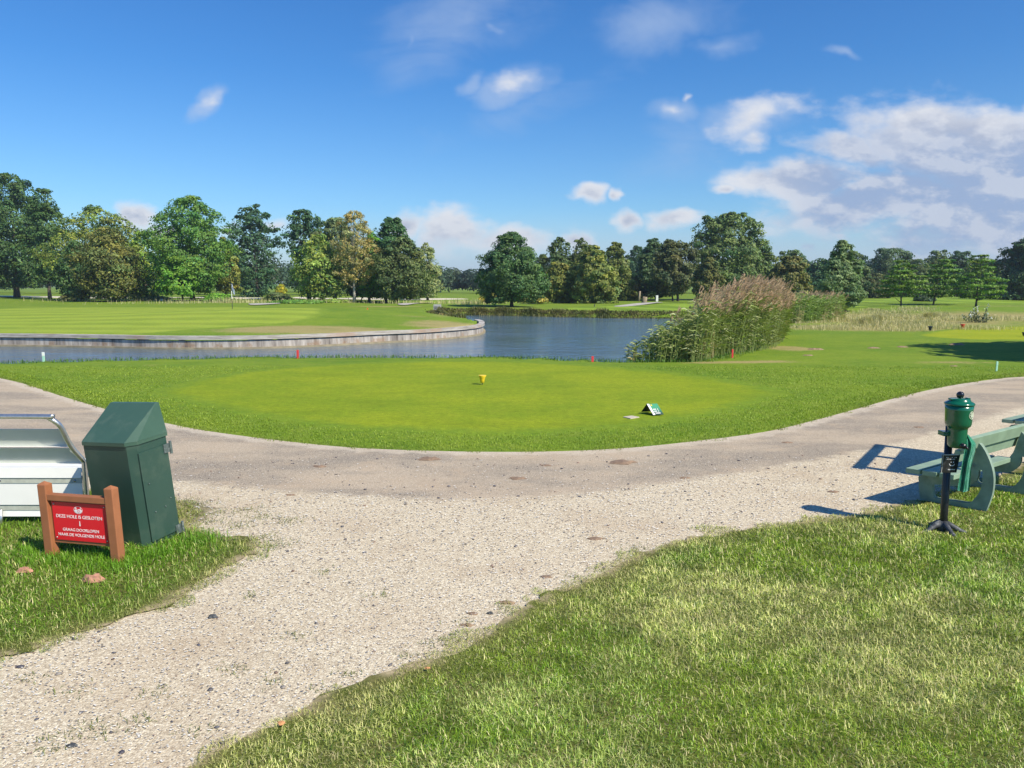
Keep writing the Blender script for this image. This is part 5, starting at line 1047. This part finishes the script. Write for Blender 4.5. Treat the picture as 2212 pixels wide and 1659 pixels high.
def stake(label, px, by_, ty, wpx, mats, group=None, z=0., square=True, name='stake'):
    g_ = G(px, by_, z); gz = Hz(g_.x, g_.y) if z == 0 else z; h = V(px, ty, g_.y).z-gz; r = wpx/FOC*g_.y/2; e = empty(name, (g_.x, g_.y, gz), label, 'stake', group)
    bm = bmesh.new(); add_box(bm, (g_.x, g_.y, gz+h*.5-.05), r*2, r*1.2, h+.1, None, r*.15)
    o = link('shaft', bmm('shaft', bm), mats[0], e)
    if len(mats) > 1: bm = bmesh.new(); add_box(bm, (g_.x, g_.y-.001, gz+h*.80), r*2.12, r*1.32, h*.42, None, r*.1); link('painted_top', bmm('painted_top', bm), mats[1], e)
    return e
stake('white and mint stake at the left near bank of the pond', 94.5, 780, 761, 4.5, [M['mint'], M['white_paint']])
rg = 'red hazard stakes along the near bank'
stake('red stake on the near bank left of the picture centre', 643.5, 772, 756, 4.5, [M['stake_red']], rg); stake('red stake on the near bank just left of the reeds', 1280, 779, 769.5, 5, [M['stake_red']], rg); stake('red stake standing in front of the reeds', 1582, 771, 754.5, 3.6, [M['stake_red']], rg)
stake('mint green stake on the lawn above the path at the right', 2152.5, 802, 781, 3.6, [M['mint'], M['mint']])
og = 'orange and yellow stakes on the far bank'
stake('orange stake on the grass beside the putting green', 794, 672, 665, 2.6, [M['stake_orange']], og); stake('orange stake on the bank above the concrete outlet', 938.5, 667, 659, 3, [M['stake_orange'], M['stake_yellow']], og)
yg_ = 'yellow stakes on the far bank'
stake('yellow stake on the far bank below the solitary tree', 1079.5, 673.5, 666, 2.6, [M['stake_yellow']], yg_, z=-.25); stake('middle yellow stake on the far bank', 1309.6, 678.5, 671.5, 2.6, [M['stake_yellow']], yg_, z=-.3); stake('rightmost yellow stake on the far bank beside the reeds', 1429, 679.3, 672, 2.6, [M['stake_yellow']], yg_, z=-.3)
stake('small dark post on the mown strip across the pond', 1284, 662, 657, 1.8, [M['dark_post']]); stake('white post on the path beyond the fairway', 1419, 652, 638, 5, [M['white_paint']], name='post')
# flagstick
g_ = G(502, 668, .45); gz = Hz(g_.x, g_.y); e = empty('golf_flag', (g_.x, g_.y, gz), 'white golf flag on a thin striped stick on the putting green', 'golf flag')
Hf = V(502, 612, g_.y).z-gz
for i, (a, b, mt) in enumerate(((0, .42, 'dark_post'), (.42, .72, 'white_paint'), (.72, 1., 'dark_post'))):
    bm = bmesh.new(); add_tube(bm, [(g_.x, g_.y, gz+Hf*a), (g_.x, g_.y, gz+Hf*b)], .022, 8); link('stick_section', bmm('stick_section', bm), M[mt], e)
bm = bmesh.new(); gr_ = []
for i in range(7):
    t = i/6; x = g_.x+.02+.17*t; top_ = gz+Hf*(1.0-.32*t*.75); bot_ = gz+Hf*(.74-.18*t); gr_.append([bm.verts.new((x, g_.y+.05*math.sin(t*6), top_)), bm.verts.new((x, g_.y+.05*math.sin(t*6+.6), bot_))])
for a, b in zip(gr_, gr_[1:]): bm.faces.new((a[0], b[0], b[1], a[1]))
bmesh.ops.solidify(bm, geom=bm.faces[:], thickness=.004); link('flag', bmm('flag', bm), mcol('flag_cloth', (.62, .68, .85)), e)
# concrete outlet on the far bank
g_ = G(945, 681, -.5); e = empty('outlet_box', (g_.x, g_.y, -.6), 'grey concrete outlet box with grating at the water behind the green', 'outlet')
M['concrete'] = simple('concrete', (.38, .38, .36), .9, var=.2, scale=4); bm = bmesh.new(); add_box(bm, (g_.x, g_.y, -.1), .62, .5, 1.0, None, .02); bx_ = link('housing', bmm('housing', bm), M['concrete'], e)
bm = bmesh.new()
for k in range(4): add_box(bm, (g_.x, g_.y-.262, -.22+.14*k), .5, .02, .05)
link('grating', bmm('grating', bm), M['dark_post'], e)
# white blobs seen on the far grass
for px, py, s, lb in ((203, 629, .30, 'white object lying far off under the left trees'), (350, 652, .26, 'white box shaped marker on the grass left of the bush')):
    g_ = G(px, py); bm = bmesh.new(); add_box(bm, (g_.x, g_.y, Hz(g_.x, g_.y)+s*.5), s*1.4*(g_.y/90), s, s, None, s*.25); tag(link('white_marker', bmm('white_marker', bm), M['white_paint']), lb, 'marker')
# pale stumps
for px, py, ty, w2, lb in ((1391, 656, 641, 11, 'pale cut tree stump below the dark trees across the pond'), (1380, 652, 629, 4, 'pale broken trunk beside the small brownish tree')):
    g_ = G(px, py); h = V(px, ty, g_.y).z; r = w2/FOC*g_.y/2; o = link('tree_stump', bmm('tree_stump', (lambda b_: (add_tube(b_, [(g_.x, g_.y, -.1), (g_.x+.05, g_.y, h*.5), (g_.x+.12, g_.y, h)], [r*1.2, r, r*.9], 10), b_)[1])(bmesh.new()), True), M['pale_bark']); tag(o, lb, 'stump')
# folded tent shaped sign on the tee
m, N = newmat('tent_sign_print'); at = N.n('ShaderNodeTexCoord').outputs['Object']; sz_ = N.n('ShaderNodeSeparateXYZ', ins={0: at}).outputs[2]
p = N.n('ShaderNodeBsdfPrincipled', ins={'Base Color': N.mix(N.smooth(sz_, .02, .13), (.03, .06, .05), (.06, .30, .16)), 'Roughness': .35}); N.n('ShaderNodeOutputMaterial', ins={0: p.outputs[0]}); M['tent_green'] = m
ta = G(1385, 892); tb = G(1411, 899.5); tc_ = G(1434.5, 897); apx = V(1398, 873.5, (ta.y+tb.y)/2); along = Vector((tc_.x-tb.x, tc_.y-tb.y, 0)); 
e = empty('tent_sign', (tb.x, tb.y, 0), 'small folded green sign with white edge standing like a tent on the tee', 'sign')
along = Vector((.145, .26, 0)); ap = Vector(((ta.x+tb.x)/2, (ta.y+tb.y)/2, .155))
def tboard(name, p0, p1, al, th, mat, parent):
    bm = bmesh.new(); v = [p0, p0+al, p1+al, p1]; n_ = (v[1]-v[0]).cross(v[3]-v[0]).normalized()*th; A = [bm.verts.new(q) for q in v]; B = [bm.verts.new(q+n_) for q in v]
    for i in range(4): bm.faces.new((A[i], A[(i+1) % 4], B[(i+1) % 4], B[i]))
    bm.faces.new(A[::-1]); bm.faces.new(B); return link(name, bmm(name, bm), mat, parent)
tb2 = tb+Vector((0, 0, .02)); ta2 = ta+Vector((0, 0, .02)); ap = Vector(((ta2.x+tb2.x)/2-.01, (ta2.y+tb2.y)/2, .165))
al = Vector((.17, .05, 0))
fr = tboard('front_leaf', tb2, ap, al, .004, M['tent_green'], e); tboard('back_leaf', ta2, ap+Vector((-.003, 0, 0)), al, .004, mcol('tent_back', (.03, .035, .04)), e)
nn = (al.cross(ap-tb2)).normalized(); 
if nn.z < 0: nn = -nn
u_ = al.normalized(); vdir = (ap-tb2); vl = vdir.length; vdir.normalize(); TM = Matrix(((u_.x, vdir.x, nn.x, tb2.x), (u_.y, vdir.y, nn.y, tb2.y), (u_.z, vdir.z, nn.z, tb2.z), (0, 0, 0, 1))) @ Matrix.Translation((0, 0, .0048))
bm = bmesh.new(); plate(bm, [(0, 0), (.036, 0), (.036, vl), (0, vl)], TM, .001)
for r_, (x_, l_) in enumerate(((.05, .09), (.05, .085), (.055, .085))):
    for k in range(5):
        if (r_, k) in ((0, 3), (1, 3)): continue
        plate(bm, [(x_+k*l_/5, .022+(2-r_)*.04), (x_+k*l_/5+.013, .022+(2-r_)*.04), (x_+k*l_/5+.012, .046+(2-r_)*.04), (x_+k*l_/5+.002, .044+(2-r_)*.04)], TM, .001)
link('white_print', bmm('white_print', bm), M['white_print'], fr)
bm = bmesh.new(); plate(bm, [(.062+math.cos(t)*.013, vl-.03+math.sin(t)*.016) for t in np.linspace(0, 5.7, 12)], TM, .001); link('yellow_mark', bmm('yellow_mark', bm), M['stake_yellow'], fr)
# sunken paving slab
g4 = [G(1346, 902.5), G(1362, 906), G(1381, 903), G(1364, 900)]
bm = bmesh.new(); a = [bm.verts.new((q.x, q.y, .018)) for q in g4]; b = [bm.verts.new((q.x, q.y, -.03)) for q in g4]
for i in range(4): bm.faces.new((a[i], a[(i+1) % 4], b[(i+1) % 4], b[i]))
bm.faces.new(a); tag(link('paving_slab', bmm('paving_slab', bm), simple('slab_stone', (.52, .45, .36), .9, var=.15, scale=20)), 'pale square stone slab set in the tee turf beside the tent sign', 'paving slab')
# shrub with white flowers on the right
g_ = G(2112, 697); e = empty('flowering_shrub', (g_.x, g_.y, Hz(g_.x, g_.y)), 'grey green shrub with spikes of white flowers in the rough at the right', 'shrub')
st_ = []; fl_ = []; r = np.random.default_rng(9)
bm = bmesh.new(); hs = []
for dx, h in ((-.55, .45), (-.3, .62), (-.12, .75), (.05, .85), (.45, .95), (.30, .5), (.6, .4), (-.75, .35), (.85, .3), (.1, .4)):
    b0 = Vector((g_.x+dx*.35, g_.y+r.uniform(-.2, .2), Hz(g_.x, g_.y))); t0 = Vector((g_.x+dx, g_.y+r.uniform(-.3, .3), b0.z+h)); add_tube(bm, [b0, b0.lerp(t0, .5)+Vector((0, 0, .08)), t0], [.012, .009, .005], 5); hs.append((b0, t0))
link('stems', bmm('stems', bm), M['bark'], e)
P = []; W_ = []
for b0, t0 in hs:
    for _ in range(60): t = r.random(); P.append(np.array(b0.lerp(t0, t))+r.normal(0, .06, 3))
    for _ in range(14): P2_ = np.array(b0.lerp(t0, r.uniform(.55, 1.05)))+r.normal(0, .03, 3); W_.append(P2_)
P = np.array(P); W_ = np.array(W_)
link('foliage', leafmesh('foliage', P, unit(len(P)), .09*r.uniform(.6, 1.2, len(P)), np.array([.13, .16, .09])*r.uniform(.6, 1.3, (len(P), 1))), M['leaf'], e)
fo_ = link('flowers', leafmesh('flowers', W_, unit(len(W_)), .085*r.uniform(.6, 1.2, len(W_)), np.full((len(W_), 3), .75), .9), M['leaf'], e)
# broad leaved weed at the left sign post
g_ = G(126, 1185); P = []; r = np.random.default_rng(2)
e2 = empty('broadleaf_weed', (g_.x, g_.y, .02), 'broad leaved bright green weed growing at the left sign post', 'weed')
n = 26; P = np.column_stack([r.normal(g_.x+.02, .045, n), r.normal(g_.y-.06, .03, n), r.uniform(.03, .15, n)]); nn_ = unit(n); nn_[:, 2] = np.abs(nn_[:, 2])+.6; nn_ /= np.linalg.norm(nn_, axis=1)[:, None]
link('leaves', leafmesh('leaves', P, nn_, .055*r.uniform(.7, 1.3, n), np.array([.12, .27, .03])*r.uniform(.8, 1.2, (n, 1)), .75), M['leaf'], e2)
# ---------------------------------------------------------------- air
bm = bmesh.new(); add_box(bm, (0, 545, 10), 1300, 1150, 24.6)
me = bmm('haze', bm); m = bpy.data.materials.new('haze_air'); m.use_nodes = True; N = NT(m.node_tree)
v = N.n('ShaderNodeVolumePrincipled', ins={'Color': (.80, .88, 1, 1), 'Density': .00038, 'Anisotropy': .3}); o_ = N.n('ShaderNodeOutputMaterial'); N.nt.links.new(v.outputs[0], o_.inputs['Volume'])
tag(link('haze', me, m), kind='stuff')
